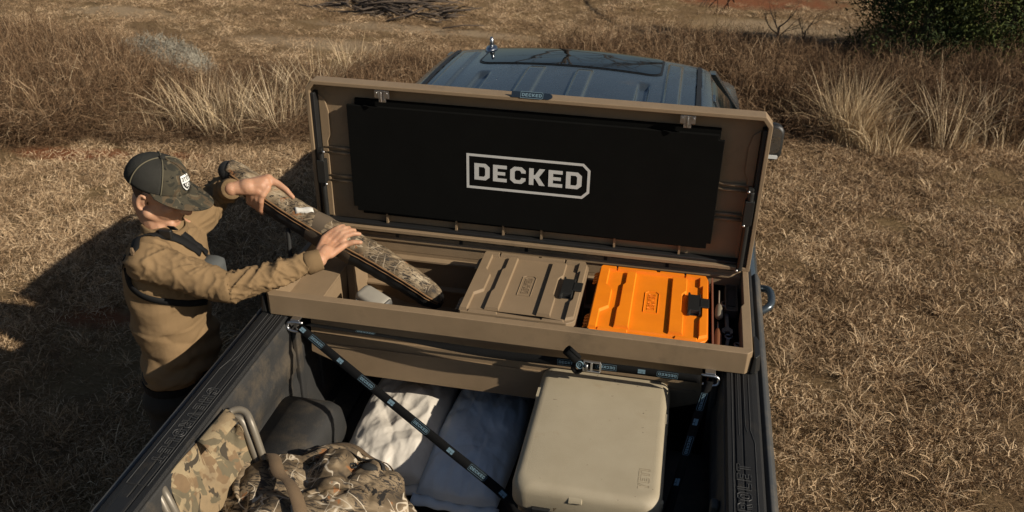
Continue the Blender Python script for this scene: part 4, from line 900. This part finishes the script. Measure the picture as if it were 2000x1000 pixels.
fold([at_z(530,905,1.2),at_z(600,885,1.22),at_z(680,880,1.22),at_z(760,920,1.18)],.020,'fabric_fold'); fold([at_z(600,960,1.24),at_z(660,945,1.24),at_z(720,965,1.22)],.022,'fabric_fold'); fold([at_z(470,980,1.2),at_z(490,930,1.2),at_z(520,900,1.2)],.020,'fabric_fold')
# loose black cord on the bed floor
mb=MB(); mb.tube(spline([at_z(812,962,.93),at_z(840,972,.91),at_z(880,966,.91),at_z(915,972,.91),at_z(940,1000,.91)],30),.0035,6); tag(mb.build('black_cord',M['steel'],smooth=True,loc=(-.1,-.4,.91)),'thin dark cord lying on the bed floor in front of the blue-grey sack','cord')
# ================================================================== TIE-DOWN STRAPS
def strap(name,P,wd,wdirs,label,n=60,prints=(),flags=(),shift=.0):
    t=thing(name,P[0],label,'strap','tie-down straps on the tool box'); pts=spline(P,n); VV=[];F=[];fr=[]
    for i,p in enumerate(pts):
        u=i/(n-1)*(len(wdirs)-1); k=min(int(u),len(wdirs)-2); wv=Vector(wdirs[k]).lerp(Vector(wdirs[k+1]),u-k); tg=(pts[min(i+1,n-1)]-pts[max(i-1,0)]).normalized()
        wv=(wv-tg*wv.dot(tg)).normalized(); fr.append((p,tg,wv)); VV+=[p-wv*wd/2,p+wv*wd/2]
    F=[(2*i,2*i+1,2*i+3,2*i+2) for i in range(n-1)]
    solidify(mk('webbing',VV,F,M['webbing'],t,smooth=True),.0022,0)
    def frame(f):
        p,tg,wv=fr[int(f*(n-1))]; nr=tg.cross(wv).normalized()
        if nr.dot(CAM-p)<0: nr=-nr
        return p+nr*.0022,tg,wv,nr
    for f,flip in prints:
        p,tg,wv,nr=frame(f); X=tg*(1 if flip>0 else -1); Y=nr.cross(X).normalized(); mb=MB(); logo(mb,p,X,Y,wd*.34,th=wd*.03); mb.build('printed_logo',M['bluep'],t)
    for f in flags:
        p,tg,wv,nr=frame(f); Y=nr.cross(tg).normalized(); mb=MB(); a=wd*.42; 
        for x0,x1,y0,y1 in ((-a,a,-.02*wd,a*.62),(-a,.1*a,-a*.62,-.05*wd),(.25*a,a,-a*.62,-.05*wd)): mb.add([p+tg*x0+Y*y0,p+tg*x1+Y*y0,p+tg*x1+Y*y1,p+tg*x0+Y*y1],[(0,1,2,3)])
        mb.build('printed_flag',M['bluep'],t)
    return t,fr
hL=Vector((-.772,-.022,1.402)); hR=Vector((.764,-.022,1.402))
cL=Vector((X0-.006,Y0+.035,1.212)); 
PL=[hL+Vector((.02,-.01,-.004)),hL.lerp(cL,.25),hL.lerp(cL,.5),hL.lerp(cL,.75),hL.lerp(cL,.97),cL+Vector((.03,-.043,-.012)),Vector((.30,Y0-.018,1.195)),Vector((.42,Y0-.018,1.192)),Vector((.60,Y0-.018,1.192))]
tl,frl=strap('tie_down_strap',PL,.031,[(.3,.75,.45)]*5+[(.1,.4,.9),(0,.1,1),(0,.1,1),(0,.1,1)],'black printed strap running diagonally from the left hook round the cooler',n=120,prints=((.055,1),(.185,1),(.315,1),(.445,1),(.72,1)),flags=(.0085,.12,.25,.38,.51))
cR=Vector((X1+.012,Y0+.03,1.20))
PR=[hR+Vector((.0,-.012,-.004)),hR.lerp(cR,.3),hR.lerp(cR,.6),hR.lerp(cR,.97)]
strap('tie_down_strap',PR,.031,[(1,.0,.25)]*2+[(.9,.2,.45)]*2,'black printed strap running from the right hook down beside the cooler',n=60,prints=((.20,1),(.55,1)),flags=(.37,.78))
PH=[hL+Vector((.03,.02,-.004)),Vector((-.40,-.006,1.392)),Vector((-.05,-.022,1.388)),Vector((.20,-.030,1.396)),Vector((.5,-.034,1.404)),hR+Vector((-.03,-.012,.0))]
strap('tie_down_strap',PH,.031,[(0,.97,-.24),(0,.95,-.3),(0,.75,.6),(0,.25,1),(0,.12,1),(0,.12,1)],'black printed strap running straight along the underside of the tool box rim',n=80,prints=((.14,-1),(.655,1),(.745,-1),(.905,-1)),flags=(.835,))
for h,lb,s in ((hL,'bright steel hook at the left end of the tool box',-1),(hR,'bright steel hook at the right end of the tool box',1)):
    t=thing('strap_hook',h,lb,'hook','steel strap hooks under the rim'); mb=MB(); q=h+Vector((s*.002,0,0))
    mb.tube(spline([q+Vector((-s*.03,.0,.012)),q+Vector((s*.018,-.002,.012)),q+Vector((s*.030,-.004,.002)),q+Vector((s*.026,-.010,-.016)),q+Vector((-s*.004,-.014,-.020)),q+Vector((-s*.024,-.014,-.014))],24),.0055,8); mb.build('hook_rod',M['zinc'],t,smooth=True)
    mb=MB(); mb.box(q.x-.018,q.x+.018,q.y-.004,q.y+.026,q.z+.0175,q.z+.0245); mb.build('hook_plate',M['zinc'],t,bev=.002)
# cam buckle with rolled strap tail
bk=thing('cam_buckle',(.345,-.02,1.40),'steel cam buckle with a rolled black strap tail on the rim strap','buckle')
mb=MB(); o=Vector((.355,-.046,1.402)); X=Vector((1,0,-.02)); Y=Vector((0,.12,1)).normalized()
for x0,x1,y0,y1 in ((-.032,.03,.016,.021),(-.032,.03,-.021,-.016),(-.033,-.026,-.0155,.0155),(-.006,.002,-.0155,.0155),(.026,.033,-.0155,.0155)):
    mb.add([o+X*a+Y*b+Vector((0,dy,0)) for dy in (0,.010) for a,b in ((x0,y0),(x1,y0),(x1,y1),(x0,y1))],[(0,1,2,3),(7,6,5,4),(0,4,5,1),(1,5,6,2),(2,6,7,3),(3,7,4,0)])
mb.build('buckle_frame',M['zinc'],bk,bev=.0015)
mb=MB(); mb.tube([o+Vector((-.02,-.004,-.012)),o+Vector((-.02,-.004,.012))],.007,10); mb.build('cam',M['steel'],bk,smooth=True)
mb=MB(); a=Vector((.262,-.045,1.462)); b=Vector((.300,-.040,1.424)); ax_=(b-a).normalized(); e1=ax_.orthogonal().normalized(); e2=ax_.cross(e1); V=[];F=[]; n=64
for i in range(n):
    th=i/(n-1)*2*math.pi*3.2; r_=.006+.0042*th/(2*math.pi); d=e1*math.cos(th)*r_+e2*math.sin(th)*r_; V+=[a+d,b+d]
for i in range(n-1): F.append((2*i,2*i+1,2*i+3,2*i+2))
solidify(mk('rolled_tail',V,F,M['webbing'],bk,smooth=True),.0022,0)
mb=MB(); mb.tube(spline([b,Vector((.318,-.038,1.41)),o+Vector((-.02,-.006,0))],10),[.012,.010,.009,.008,.008,.007,.007,.006,.006,.006],8); mb.tube(spline([Vector((.300,-.035,1.41)),Vector((.288,-.04,1.385)),Vector((.302,-.035,1.365)),Vector((.318,-.035,1.378))],12),.009,8); mb.build('strap_loop',M['webbing'],bk,smooth=True)
mb=MB(); oo=Vector((.312,-.050,1.408)); mb.tube([oo+Vector((.012*math.cos(q),0,.015*math.sin(q))) for q in np.linspace(0,6.283,16,endpoint=False)],.0022,6,closed=True); text_fill(mb,'D',oo,(1,0,0),(0,0,1),.014); mb.build('printed_logo',M['bluep'],bk)
# ================================================================== GUN CASE
GT=Vector((-.285,.285,1.375)); GE=Vector((-1.225,.44,1.79)); GA=(GE-GT).normalized(); GL=(GE-GT).length
GN=(Vector((0,-1,0))-GA*GA.dot(Vector((0,-1,0)))).normalized(); GU=GN.cross(GA).normalized()
if GU.z<0: GU=-GU
def gprof(t):   # half height, half width along the case, t 0 at tip
    K=[(0,.018,.012),(.015,.040,.028),(.06,.056,.042),(.25,.066,.050),(.45,.072,.055),(.6,.068,.051),(.85,.062,.045),(.97,.056,.040),(1.0,.05,.034)]
    for a,b in zip(K,K[1:]):
        if a[0]<=t<=b[0]: u=(t-a[0])/(b[0]-a[0]); return a[1]+(b[1]-a[1])*u,a[2]+(b[2]-a[2])*u
    return K[-1][1:]
def gpt(t,a,k=1.0):
    h,w_=gprof(t); c=GT+GA*GL*t+GU*(.010*math.sin(t*7)); wob=1+.05*noise.noise(Vector((t*9,math.cos(a)*1.5,math.sin(a)*1.5)))+.018*math.sin(t*95+2*math.cos(a))
    return c+(GN*math.cos(a)*w_+GU*math.sin(a)*h)*k*wob
gc=thing('gun_case',(GT.x,GT.y,1.33),'long soft camouflage gun case held slanting into the tool box','gun case')
a0=R(17); TS=np.linspace(0,1,90)
mb=MB(); mb.loft([[gpt(t,a0+(math.pi-2*a0)*k/26) for k in range(27)] for t in TS],cap=False,closed=False); solidify(mb.build('camo_shell',M['guncamo'],gc,smooth=True),.003,0)
mb=MB(); mb.loft([[gpt(t,a0-(math.pi+2*a0)*k/18,.985) for k in range(19)] for t in TS],cap=False,closed=False); mb.build('black_underside',M['caseblack'],gc,smooth=True)  # black below the zipper; the case's shaded side is put into this colour
for k_,dz in ((1.015,0),(1.0,-.22)):
    mb=MB(); mb.tube([gpt(t,a0+dz,k_) for t in np.linspace(.012,.97,80)],.0042 if dz==0 else .002,6); mb.build('zipper_trim',M['zip'],gc,smooth=True)
def band(t0,t1,mt,nm,k=1.05): m_=MB(); m_.loft([[gpt(t,2*math.pi*j/32,k if 0<i<3 else k-.03) for j in range(32)] for i,t in enumerate(np.linspace(t0,t1,4))],cap=False); return m_.build(nm,mt,gc,smooth=True)
band(.525,.60,M['casebrown'],'grip_band'); band(.395,.44,M['casebrown'],'grip_band',1.03); band(.975,1.0,M['caseblack'],'end_cap',1.02)
mb=MB(); mb.ball(GE,.04,.04,.045,14,10); mb.build('end_plug',M['caseblack'],gc,smooth=True)
V=[];F=[]
for i in range(9):
    t=.605+.006*i*1.2; a=R(74-5*i); p=gpt(t,a,1.05)+GU*.004*math.sin(i*1.3); q_=gpt(t+.016,a+R(13),1.05)+GU*(.005+.004*math.sin(i*.9)); V+=[p,q_]
for i in range(8): F.append((2*i,2*i+1,2*i+3,2*i+2))
solidify(mk('cloth_tag',V,F,M['tagw'],gc,smooth=True),.001,0)
mb=MB(); c=gpt(.5,R(-60),1.0); mb.tube(spline([c,c+Vector((-.05,-.03,-.05)),c+Vector((-.14,-.02,-.06)),gpt(.68,R(-60),1.0)],20),.009,8); mb.build('carry_handle',M['caseblack'],gc,smooth=True)
# ================================================================== PERSON
man=thing('person',(-1.37,.10,0),'man in tan shirt, camouflage cap and black chest harness lifting the gun case','person')
PV=Vector((-1.372,.075,1.06)); NB=Vector((-1.352,.125,1.675)); 
HC=Vector((-1.338,.125,1.845)); FD=Vector((1,.06,-.36)).normalized(); HRt=FD.cross(Vector((0,0,1))).normalized(); HU=HRt.cross(FD).normalized()
def hd(f,r_,u): return HC+FD*f+HRt*r_+HU*u
HM=Matrix((FD,HRt,HU)).transposed()
SR=Vector((-1.325,-.055,1.625)); SLs=Vector((-1.33,.325,1.63)); ER=Vector((-1.02,-.035,1.535)); EL=Vector((-1.345,.555,1.635))
KG=1.0
WR=Vector((-.735,.160,1.590)); WL=gpt(.925,R(8),1.0)+GN*.040-GU*.016
def finger(mb,P,r0,r1):
    P=[Vector(p) for p in P]
    for i in range(len(P)-1): a=i/(len(P)-1); b=(i+1)/(len(P)-1); mb.cap(P[i],r0+(r1-r0)*a,P[i+1],r0+(r1-r0)*b,10)
body=MB()
# head
body.ball(HC+HU*.022,.103,.082,.105,24,16,HM)
body.ball(hd(.028,0,-.045),.080,.070,.085,20,14,HM)                       # face mass
body.cap(hd(.075,-.018,-.122),.026,hd(.075,.018,-.122),.026); body.cap(hd(.075,0,-.118),.030,hd(.0,-.055,-.085),.026); body.cap(hd(.075,0,-.118),.030,hd(.0,.055,-.085),.026)  # jaw
body.cap(hd(.100,0,-.012),.012,hd(.125,0,-.052),.016); body.cap(hd(.112,-.012,-.056),.010,hd(.112,.012,-.056),.010)   # nose
body.cap(hd(.096,-.020,-.082),.0085,hd(.096,.020,-.082),.0085); body.cap(hd(.095,-.017,-.094),.009,hd(.095,.017,-.094),.009)    # lips
body.cap(hd(.094,-.05,.008),.012,hd(.094,.05,.008),.012)                   # brow
for s in (-1,1):
    body.ball(hd(.062,s*.048,-.04),.030,.024,.026,12,8,HM)                 # cheek
    EC=hd(-.012,s*.083,-.028)
    for k in range(9):
        a=R(-100+k*25); p=EC+FD*(-.006-.017*math.cos(a))*1.0+HU*(.030*math.sin(a)); q_=EC+FD*(-.006-.017*math.cos(a+R(25)))+HU*(.030*math.sin(a+R(25))); body.cap(p+HRt*s*.008,.0065,q_+HRt*s*.008,.0065,8)
    body.ball(EC-FD*.004,.014,.008,.024,10,8,HM)
body.cap(hd(-.030,0,-.07),.062,NB+Vector((0,0,-.02)),.066)                 # neck
# trunk and limbs under the clothes
body.cap(NB+Vector((0,0,-.04)),.06,PV+Vector((0,0,.35)),.10); body.cap(PV+Vector((0,0,.35)),.10,PV,.11)
body.cap(SR,.05,SLs,.05); body.cap(SR,.055,ER,.042); body.cap(ER,.044,WR,.030); body.cap(SLs,.05,EL,.04); body.cap(EL,.042,WL,.029)
for s,fx,fy in ((-1,-1.40,-.03),(1,-1.34,.20)):
    hp=PV+Vector((0,s*.09,-.06)); kn=Vector((fx+.03,fy+.005,.54)); an=Vector((fx-.01,fy,.11)); body.cap(hp,.085,kn,.058); body.cap(kn,.058,an,.042); body.cap(an,.04,an+Vector((.14,0,-.05)),.035)
# right hand: palm on the near side of the case, fingers over its top, thumb towards the tip
ts=(.452,.474,.495,.514); KN=[gpt(t,R(16),1.12)+GN*.008+GU*.002 for t in ts]
FP=[[(.444,50,1.15),(.424,72,1.12),(.408,84,1.08)],[(.463,52,1.14),(.446,76,1.11),(.434,92,1.07)],[(.484,47,1.13),(.468,72,1.10),(.457,90,1.06)],[(.503,42,1.11),(.489,66,1.09),(.479,84,1.05)]]
for t,k,fp in zip(ts,KN,FP):
    w0=WR.lerp(k,.3)+(k-KN[1])*.2; body.cap(w0,.018,k,.0125,10)
    finger(body,[k]+[gpt(a,R(b),c) for a,b,c in fp],.0118,.0092)
body.ball(WR.lerp(KN[1],.5),.028,.027,.026,14,10); body.cap(WR,.026,WR.lerp(KN[1],.45),.028)
th0=WR.lerp(KN[0],.45)+GA*-.014; finger(body,[th0,gpt(.428,R(28),1.15)+GN*.003,gpt(.406,R(44),1.13),gpt(.384,R(56),1.08)],.0155,.0092)
# left hand: back of the hand over the far end, thumb along the far top edge, fingers down the near side
for a,r_ in ((96,.019),(74,.022),(50,.023),(28,.021)): body.cap(WL.lerp(gpt(.86,R(a),1.2),.15),.024,gpt(.835,R(a),1.20),r_,12)
body.cap(gpt(.835,R(90),1.16),.017,gpt(.812,R(58),1.12),.016,12); body.cap(gpt(.812,R(58),1.12),.016,gpt(.812,R(26),1.16),.016,12); body.ball(WL.lerp(gpt(.84,R(50),1.2),.55),.040,.032,.034,14,10)
finger(body,[gpt(.835,R(96),1.18),gpt(.79,R(104),1.20),gpt(.752,R(98),1.17),gpt(.712,R(90),1.10)],.018,.0092)
for t in (.806,.826,.846,.864): finger(body,[gpt(t+.012,R(28),1.20),gpt(t,R(2),1.20),gpt(t-.004,R(-34),1.18),gpt(t-.004,R(-72),1.12),gpt(t-.002,R(-105),1.06)],.0135,.0085)
place_mesh('body',remeshed(body,.0046,3,.45),M['skin'],man)
# shirt
shirt=MB()
rings=[]
K=[(1.050,.138,.176),(1.080,.144,.180),(1.12,.140,.172),(1.20,.134,.168),(1.30,.136,.172),(1.42,.146,.188),(1.52,.145,.200),(1.59,.130,.196),(1.64,.105,.150),(1.672,.080,.088),(1.70,.070,.074)]
for z,a,b in K:
    t=(z-1.06)/(1.675-1.06); c=PV.lerp(NB,t); bul=.018 if 1.05<z<1.3 else 0
    rings.append([(c.x+bul+(a*abs(math.cos(q))**.85*(1 if math.cos(q)>0 else -1)), c.y+b*math.sin(q), z) for q in np.linspace(0,2*math.pi,40,endpoint=False)])
shirt.loft(rings)
shirt.cap(SR+Vector((-.015,.05,-.01)),.085,SR,.082); shirt.cap(SR,.082,SR.lerp(ER,.5),.070); shirt.cap(SR.lerp(ER,.5),.070,ER,.060); shirt.cap(ER,.060,ER.lerp(WR,.55),.053); shirt.cap(ER.lerp(WR,.55),.053,ER.lerp(WR,.88),.043)
shirt.cap(SLs+Vector((-.015,-.05,-.01)),.085,SLs,.082); shirt.cap(SLs,.080,SLs.lerp(EL,.6),.070); shirt.cap(SLs.lerp(EL,.6),.068,EL,.060); shirt.cap(EL,.060,EL.lerp(WL,.55),.052); shirt.cap(EL.lerp(WL,.55),.052,EL.lerp(WL,.86),.041)
sm=remeshed(shirt,.0062,5,.5)
def seg(p,a,b):
    d=b-a; t=max(0,min(1,(p-a).dot(d)/d.length_squared)); return (p-(a+d*t)).length,t
def get_vn(me):
    n=len(me.vertices); a=np.empty(n*3,np.float32); b=np.empty(n*3,np.float32); me.vertices.foreach_get('co',a); me.vertex_normals.foreach_get('vector',b); return [Vector(p) for p in a.reshape(-1,3)],[Vector(p) for p in b.reshape(-1,3)]
SV,SN=get_vn(sm); SO=[]
for p,nr in zip(SV,SN):
    best=None
    for a,b,s0 in ((SR,ER,0),(ER,WR,.32),(SLs,EL,0),(EL,WL,.3)):
        dd,t=seg(p,a,b)
        if best is None or dd<best[0]: best=(dd,t,s0+t*(b-a).length,a,b)
    dd,t,s,a,b=best; q=Vector((p.x*6,p.y*6,p.z*6)); h=.006*noise.noise(q)+.004*noise.noise(q*2.2)
    arm=1 if (p.x>-1.27 and p.z>1.4) or p.y>.38 else max(0,min(1,(.115-dd)/.03)) if p.z>1.45 else 0
    if arm:
        ax_=(b-a).normalized(); e1=Vector((0,0,1)); an=math.atan2((p-a).dot(ax_.cross(e1)),(p-a).dot(e1)); n1=noise.noise(Vector((s*17+an*1.1,an*.75,a.x*9))); n2=noise.noise(Vector((s*30-an*1.6,an*1.1,a.x*5+3))); f=(1-min(1,abs(n1)*2.6))**2*.75+(1-min(1,abs(n2)*2.8))**2*.4; up=.5+.5*math.cos(an-.3)
        amp=.021*(.35+.65*up)*(.7+.5*max(0,1-abs(s-.33)/.10)+.5*max(0,1-abs(s-.52)/.08))
        h+=arm*amp*(f-.4)
    else:
        zz=p.z; ang=math.atan2(p.y-.1,p.x+1.36)
        h+=.007*max(0,1-(zz-1.04)/.34)*math.sin(zz*78+2.2*math.sin(ang*2)+3*noise.noise(q*.7)) if zz<1.38 else 0
        vd=noise.voronoi(Vector((p.x*5+zz*2,p.y*5-zz*3,zz*6.5)))[0]; h+=.030*(min(vd[1]-vd[0],.5)-.2)*(1.25 if zz<1.3 else .5)
        h+=.006*(noise.ridged_multi_fractal(Vector((p.x*5+zz*3,p.y*5-zz*4,zz*5)),1,2,3,1,2)-1)*.7
    SO.append(p+nr*h)
sm.vertices.foreach_set('co',np.array(SO,np.float32).ravel()); sm.update()
place_mesh('shirt',sm,M['shirt'],man)
off=Vector(man.location); BV=BVHTree.FromPolygons(SO,[tuple(p.vertices) for p in sm.polygons])
for a,b in ((ER.lerp(WR,.84),ER.lerp(WR,1.02)),(EL.lerp(WL,.82),EL.lerp(WL,1.03))):
    m_=MB(); d=(b-a); m_.tube([a,a+d*.1,a+d*.5,a+d*.92,a+d,a+d*.98],[.040,.046,.0445,.042,.040,.033],20,cap=False); m_.build('cuff',M['cuff'],man,smooth=True)
m_=MB(); cN=NB+Vector((.004,0,.01)); m_.loft([[cN+Vector((r_*math.cos(q)*1.05,r_*math.sin(q),h+.018*-math.cos(q))) for q in np.linspace(0,2*math.pi,28,endpoint=False)] for r_,h in ((.086,-.02),(.082,.008),(.077,.018),(.073,.010),(.072,-.02))],cap=False); m_.build('collar',M['cuff'],man,smooth=True)
# trousers, belt, boots
tr=MB()
tr.loft([[(PV.x+a*math.cos(q),PV.y+b*math.sin(q),z) for q in np.linspace(0,2*math.pi,36,endpoint=False)] for z,a,b in ((.86,.125,.172),(.95,.137,.178),(1.03,.132,.170),(1.085,.126,.164))])
for s,fx,fy in ((-1,-1.40,-.03),(1,-1.34,.20)):
    hp=PV+Vector((0,s*.088,-.10)); kn=Vector((fx+.03,fy+.005,.54)); an=Vector((fx-.01,fy,.14)); tr.cap(hp,.108,kn,.080); tr.cap(kn,.080,an,.068)
tm=remeshed(tr,.009,5)
TV,TN=get_vn(tm); tm.vertices.foreach_set('co',np.array([p+n_*(.010*noise.noise(p*7)+.006*math.sin(p.z*60+4*noise.noise(p*3))) for p,n_ in zip(TV,TN)],np.float32).ravel()); tm.update()
place_mesh('trousers',tm,M['trouser'],man)
m_=MB(); m_.loft([[(PV.x+(.134+d)*math.cos(q),PV.y+(.172+d)*math.sin(q),z) for q in np.linspace(0,2*math.pi,36,endpoint=False)] for z,d in ((1.01,.0),(1.01,.006),(1.045,.006),(1.045,0))],cap=False); m_.build('belt',M['strapblk'],man,smooth=False)
for s,fx,fy in ((-1,-1.40,-.03),(1,-1.34,.20)):
    m_=MB(); m_.loft([[(fx+.05+p[0],fy+p[1],z) for p in rrect(-.13*k,.15*k2,-.05*k,.05*k,.045*k,5)] for z,k,k2 in ((.0,1,1),(.03,1.02,1.02),(.06,.98,.92),(.10,.9,.5),(.2,.85,.25))]); m_.build('boot',M['boot'],man,smooth=True)
# harness: webbing that lies on the shirt
BC=Vector((-1.36,.10,1.40))
def sh(px,py):
    d=((px-1000)/FPX*CR+(500-py)/FPX*CU+_f).normalized(); h=BV.ray_cast(CAM,d); return h[0] if h[0] else CAM+d*3.5
def harness(P,wd,nm,mt=None): return ribbon_on(P,wd,40,BV,.007,nm,mt or M['strapblk'],man,th=.0025)
back=Vector((-1.50,.03,1.50))
harness([back+Vector((0,.02,.05)),sh(249,478),sh(268,466),sh(292,460),sh(318,459),sh(345,467),sh(368,480),sh(390,494)],.034,'harness_strap')
harness([back,sh(246,500),sh(252,545),sh(272,572),sh(305,585),sh(340,590),sh(372,592),sh(402,588)],.026,'harness_strap')
harness([sh(350,452),sh(368,466),sh(388,482),sh(402,496)],.026,'harness_strap')
m_=MB(); c=sh(328,459); m_.box(c.x-.026,c.x+.026,c.y-.020,c.y-.002,c.z-.006,c.z+.030); m_.build('harness_buckle',M['black'],man,bev=.005)
m_=MB(); c=sh(338,455); m_.loft([[(c.x+a,c.y-.012,c.z+.02),(c.x+a+.028,c.y-.012,c.z+.02),(c.x+a+.028,c.y-.004,c.z+.02),(c.x+a,c.y-.004,c.z+.02)] if k==0 else [(c.x+a-.008,c.y-.020,c.z+.038),(c.x+a+.02,c.y-.020,c.z+.038),(c.x+a+.02,c.y-.014,c.z+.038),(c.x+a-.008,c.y-.014,c.z+.038)] for k,a in ((0,0),(1,0))]); m_.build('strap_tail',M['strapblk'],man)
m_=MB(); c=BV.find_nearest(sh(248,472))[0]+Vector((-.004,-.006,.004)); m_.loft([[c+Vector((.016*k*math.cos(q)*.5,-.004+dz,.018*k*math.sin(q))) for q in np.linspace(0,6.283,6,endpoint=False)] for k,dz in ((1,0),(1,-.006),(.8,-.008))]); m_.build('leather_patch',M['webbrown'],man)
pc=Vector((-1.20,.13,1.485)); 
m_=MB(); m_.loft([[(pc.x+x,pc.y+p[0],pc.z+p[1]) for p in rrect(-.070*k,.070*k,-.055*k,.055*k,.022*k,5)] for x,k in ((-.05,1),(.02,1),(.045,.92),(.055,.7))]); m_.build('chest_pouch',M['pouch'],man,smooth=True)
# short hair under the cap
m_=MB(); m_.ball(HC+HU*.018,.1055,.0845,.107,24,16,HM); V=[];F=[]
keep=[i for i,f in enumerate(m_.f) if all(((m_.v[j]-HC).dot(FD)<.0 and -.055<(m_.v[j]-HC).dot(HU)<.06) for j in f)]
mk('hair',m_.v,[m_.f[i] for i in keep],M['hair'],man,smooth=True)
# cap
CT=HC+HU*.038-FD*.012
def dome(th,ph,k=1.0):
    """ph 0 at rim .. pi/2 at crown; th 0 = forward"""
    f=.122*math.cos(ph)**.82*math.cos(th); r_=.1005*math.cos(ph)**.82*math.sin(th); u=.103*math.sin(ph)**.92
    if math.cos(th)>0: u*=1+.05*math.cos(th)*math.sin(2*ph)
    w=1+.008*noise.noise(Vector((th*2,ph*3,2))); p=Vector((f,r_,u-.012))*k*w
    return CT+FD*p.x+HRt*p.y+HU*p.z
def capsec(t0,t1,nm,mt): V,F=grid(lambda u,v:dome(t0+(t1-t0)*u,v*math.pi/2*.999),36,18); return solidify(mk(nm,V,F,mt,man,smooth=True),.003,1)
capsec(R(-62),R(62),'cap_front',M['capcamo']); capsec(R(62),R(298),'cap_back',M['capback'])
for th in (62,-62,120,-120,0):
    m_=MB(); m_.tube([dome(R(th),a,1.02) for a in np.linspace(.02,1.5,24)],.0024,6); m_.build('cap_seam',M['seam'] if abs(th)!=0 else M['capcamo'],man,smooth=True)
m_=MB(); tp=dome(0,1.56,1.02); m_.ball(tp+HU*.002,.0115,.0115,.007,14,8,HM); m_.build('cap_button',M['capback'],man,smooth=True)
def brim(u,v):
    th=R(-80+160*u); e=math.cos(R(-90+180*u)*.96); base=dome(th,.03,1.0); L=.100*max(e,0)**.55
    side=abs(2*u-1); drop=(-.018*v-.040*side**2*v)*max(e,0)**.6
    return base+FD*L*v+HRt*math.sin(th)*.010*v+HU*(drop)
V,F=grid(brim,40,14); solidify(mk('brim',V,F,M['capcamo'],man,smooth=True),.004,0)
# shield patch on the front panel
def pp(x,y,k=1.035): return dome(R(8)+x/.125,.50+y/.128,k)
shield=[(-.030,.028),(.030,.028),(.031,.0),(.024,-.022),(.010,-.036),(0,-.040),(-.010,-.036),(-.024,-.022),(-.031,0)]
def shield_mesh(pol,k,nm,mt):
    pts,tri=poly_tris([pol]); m_=MB(); c=(0,-.002)
    V=[pp(*c,k)]; n=len(pol); R_=6
    for j in range(1,R_+1):
        for p in pol: V.append(pp(c[0]+(p[0]-c[0])*j/R_,c[1]+(p[1]-c[1])*j/R_,k))
    F=[(0,1+i,1+(i+1)%n) for i in range(n)]
    for j in range(R_-1):
        for i in range(n): F.append((1+j*n+i,1+(j+1)*n+i,1+(j+1)*n+(i+1)%n,1+j*n+(i+1)%n))
    return mk(nm,V,F,mt,man,smooth=True)
shield_mesh([(x*1.10,y*1.08) for x,y in shield],1.034,'patch_edge',M['patchd']); shield_mesh(shield,1.042,'patch',M['patchw'])
low=[(-.026,-.004),(.026,-.004),(.020,-.020),(.008,-.031),(0,-.034),(-.008,-.031),(-.020,-.020)]
m_=MB(); 
for a in range(6):
    ys=[-.004-.005*j for j in range(7)]
for j in range(6):
    y0=-.004-.005*j; y1=y0-.005; w0=max(.0,.026*(1-((-.004-y0)/.031)**2)); w1=max(.002,.026*(1-((-.004-y1)/.031)**2))
    for i in range(6): a=-1+2*i/6; b=-1+2*(i+1)/6; m_.add([pp(a*w0,y0,1.048),pp(b*w0,y0,1.048),pp(b*w1,y1,1.048),pp(a*w1,y1,1.048)],[(0,1,2,3)])
m_.build('patch_field',M['patchd'],man)
m_=MB(); x=-text_width('TETE',.22)/2; s_=.0155
for c_ in 'TETE':
    pts,tri=poly_tris(G[c_][1]); m_.add([pp((p[0]+x)*s_*.95,.012+(p[1]-.5)*s_*1.15,1.048) for p in pts],[tuple(q) for q in tri]); x+=G[c_][0]+.22
m_.build('patch_letters',M['patchd'],man)
m_=MB()
for cx,cy,hx,hy in ((0,-.014,.0035,.008),(-.011,-.011,.003,.004),(.011,-.011,.003,.004),(-.0055,-.020,.002,.003),(.0055,-.020,.002,.003)): m_.add([pp(cx-hx,cy-hy,1.054),pp(cx+hx,cy-hy,1.054),pp(cx+hx,cy+hy,1.054),pp(cx-hx,cy+hy,1.054)],[(0,1,2,3)])
m_.build('patch_emblem',M['patchw'],man)
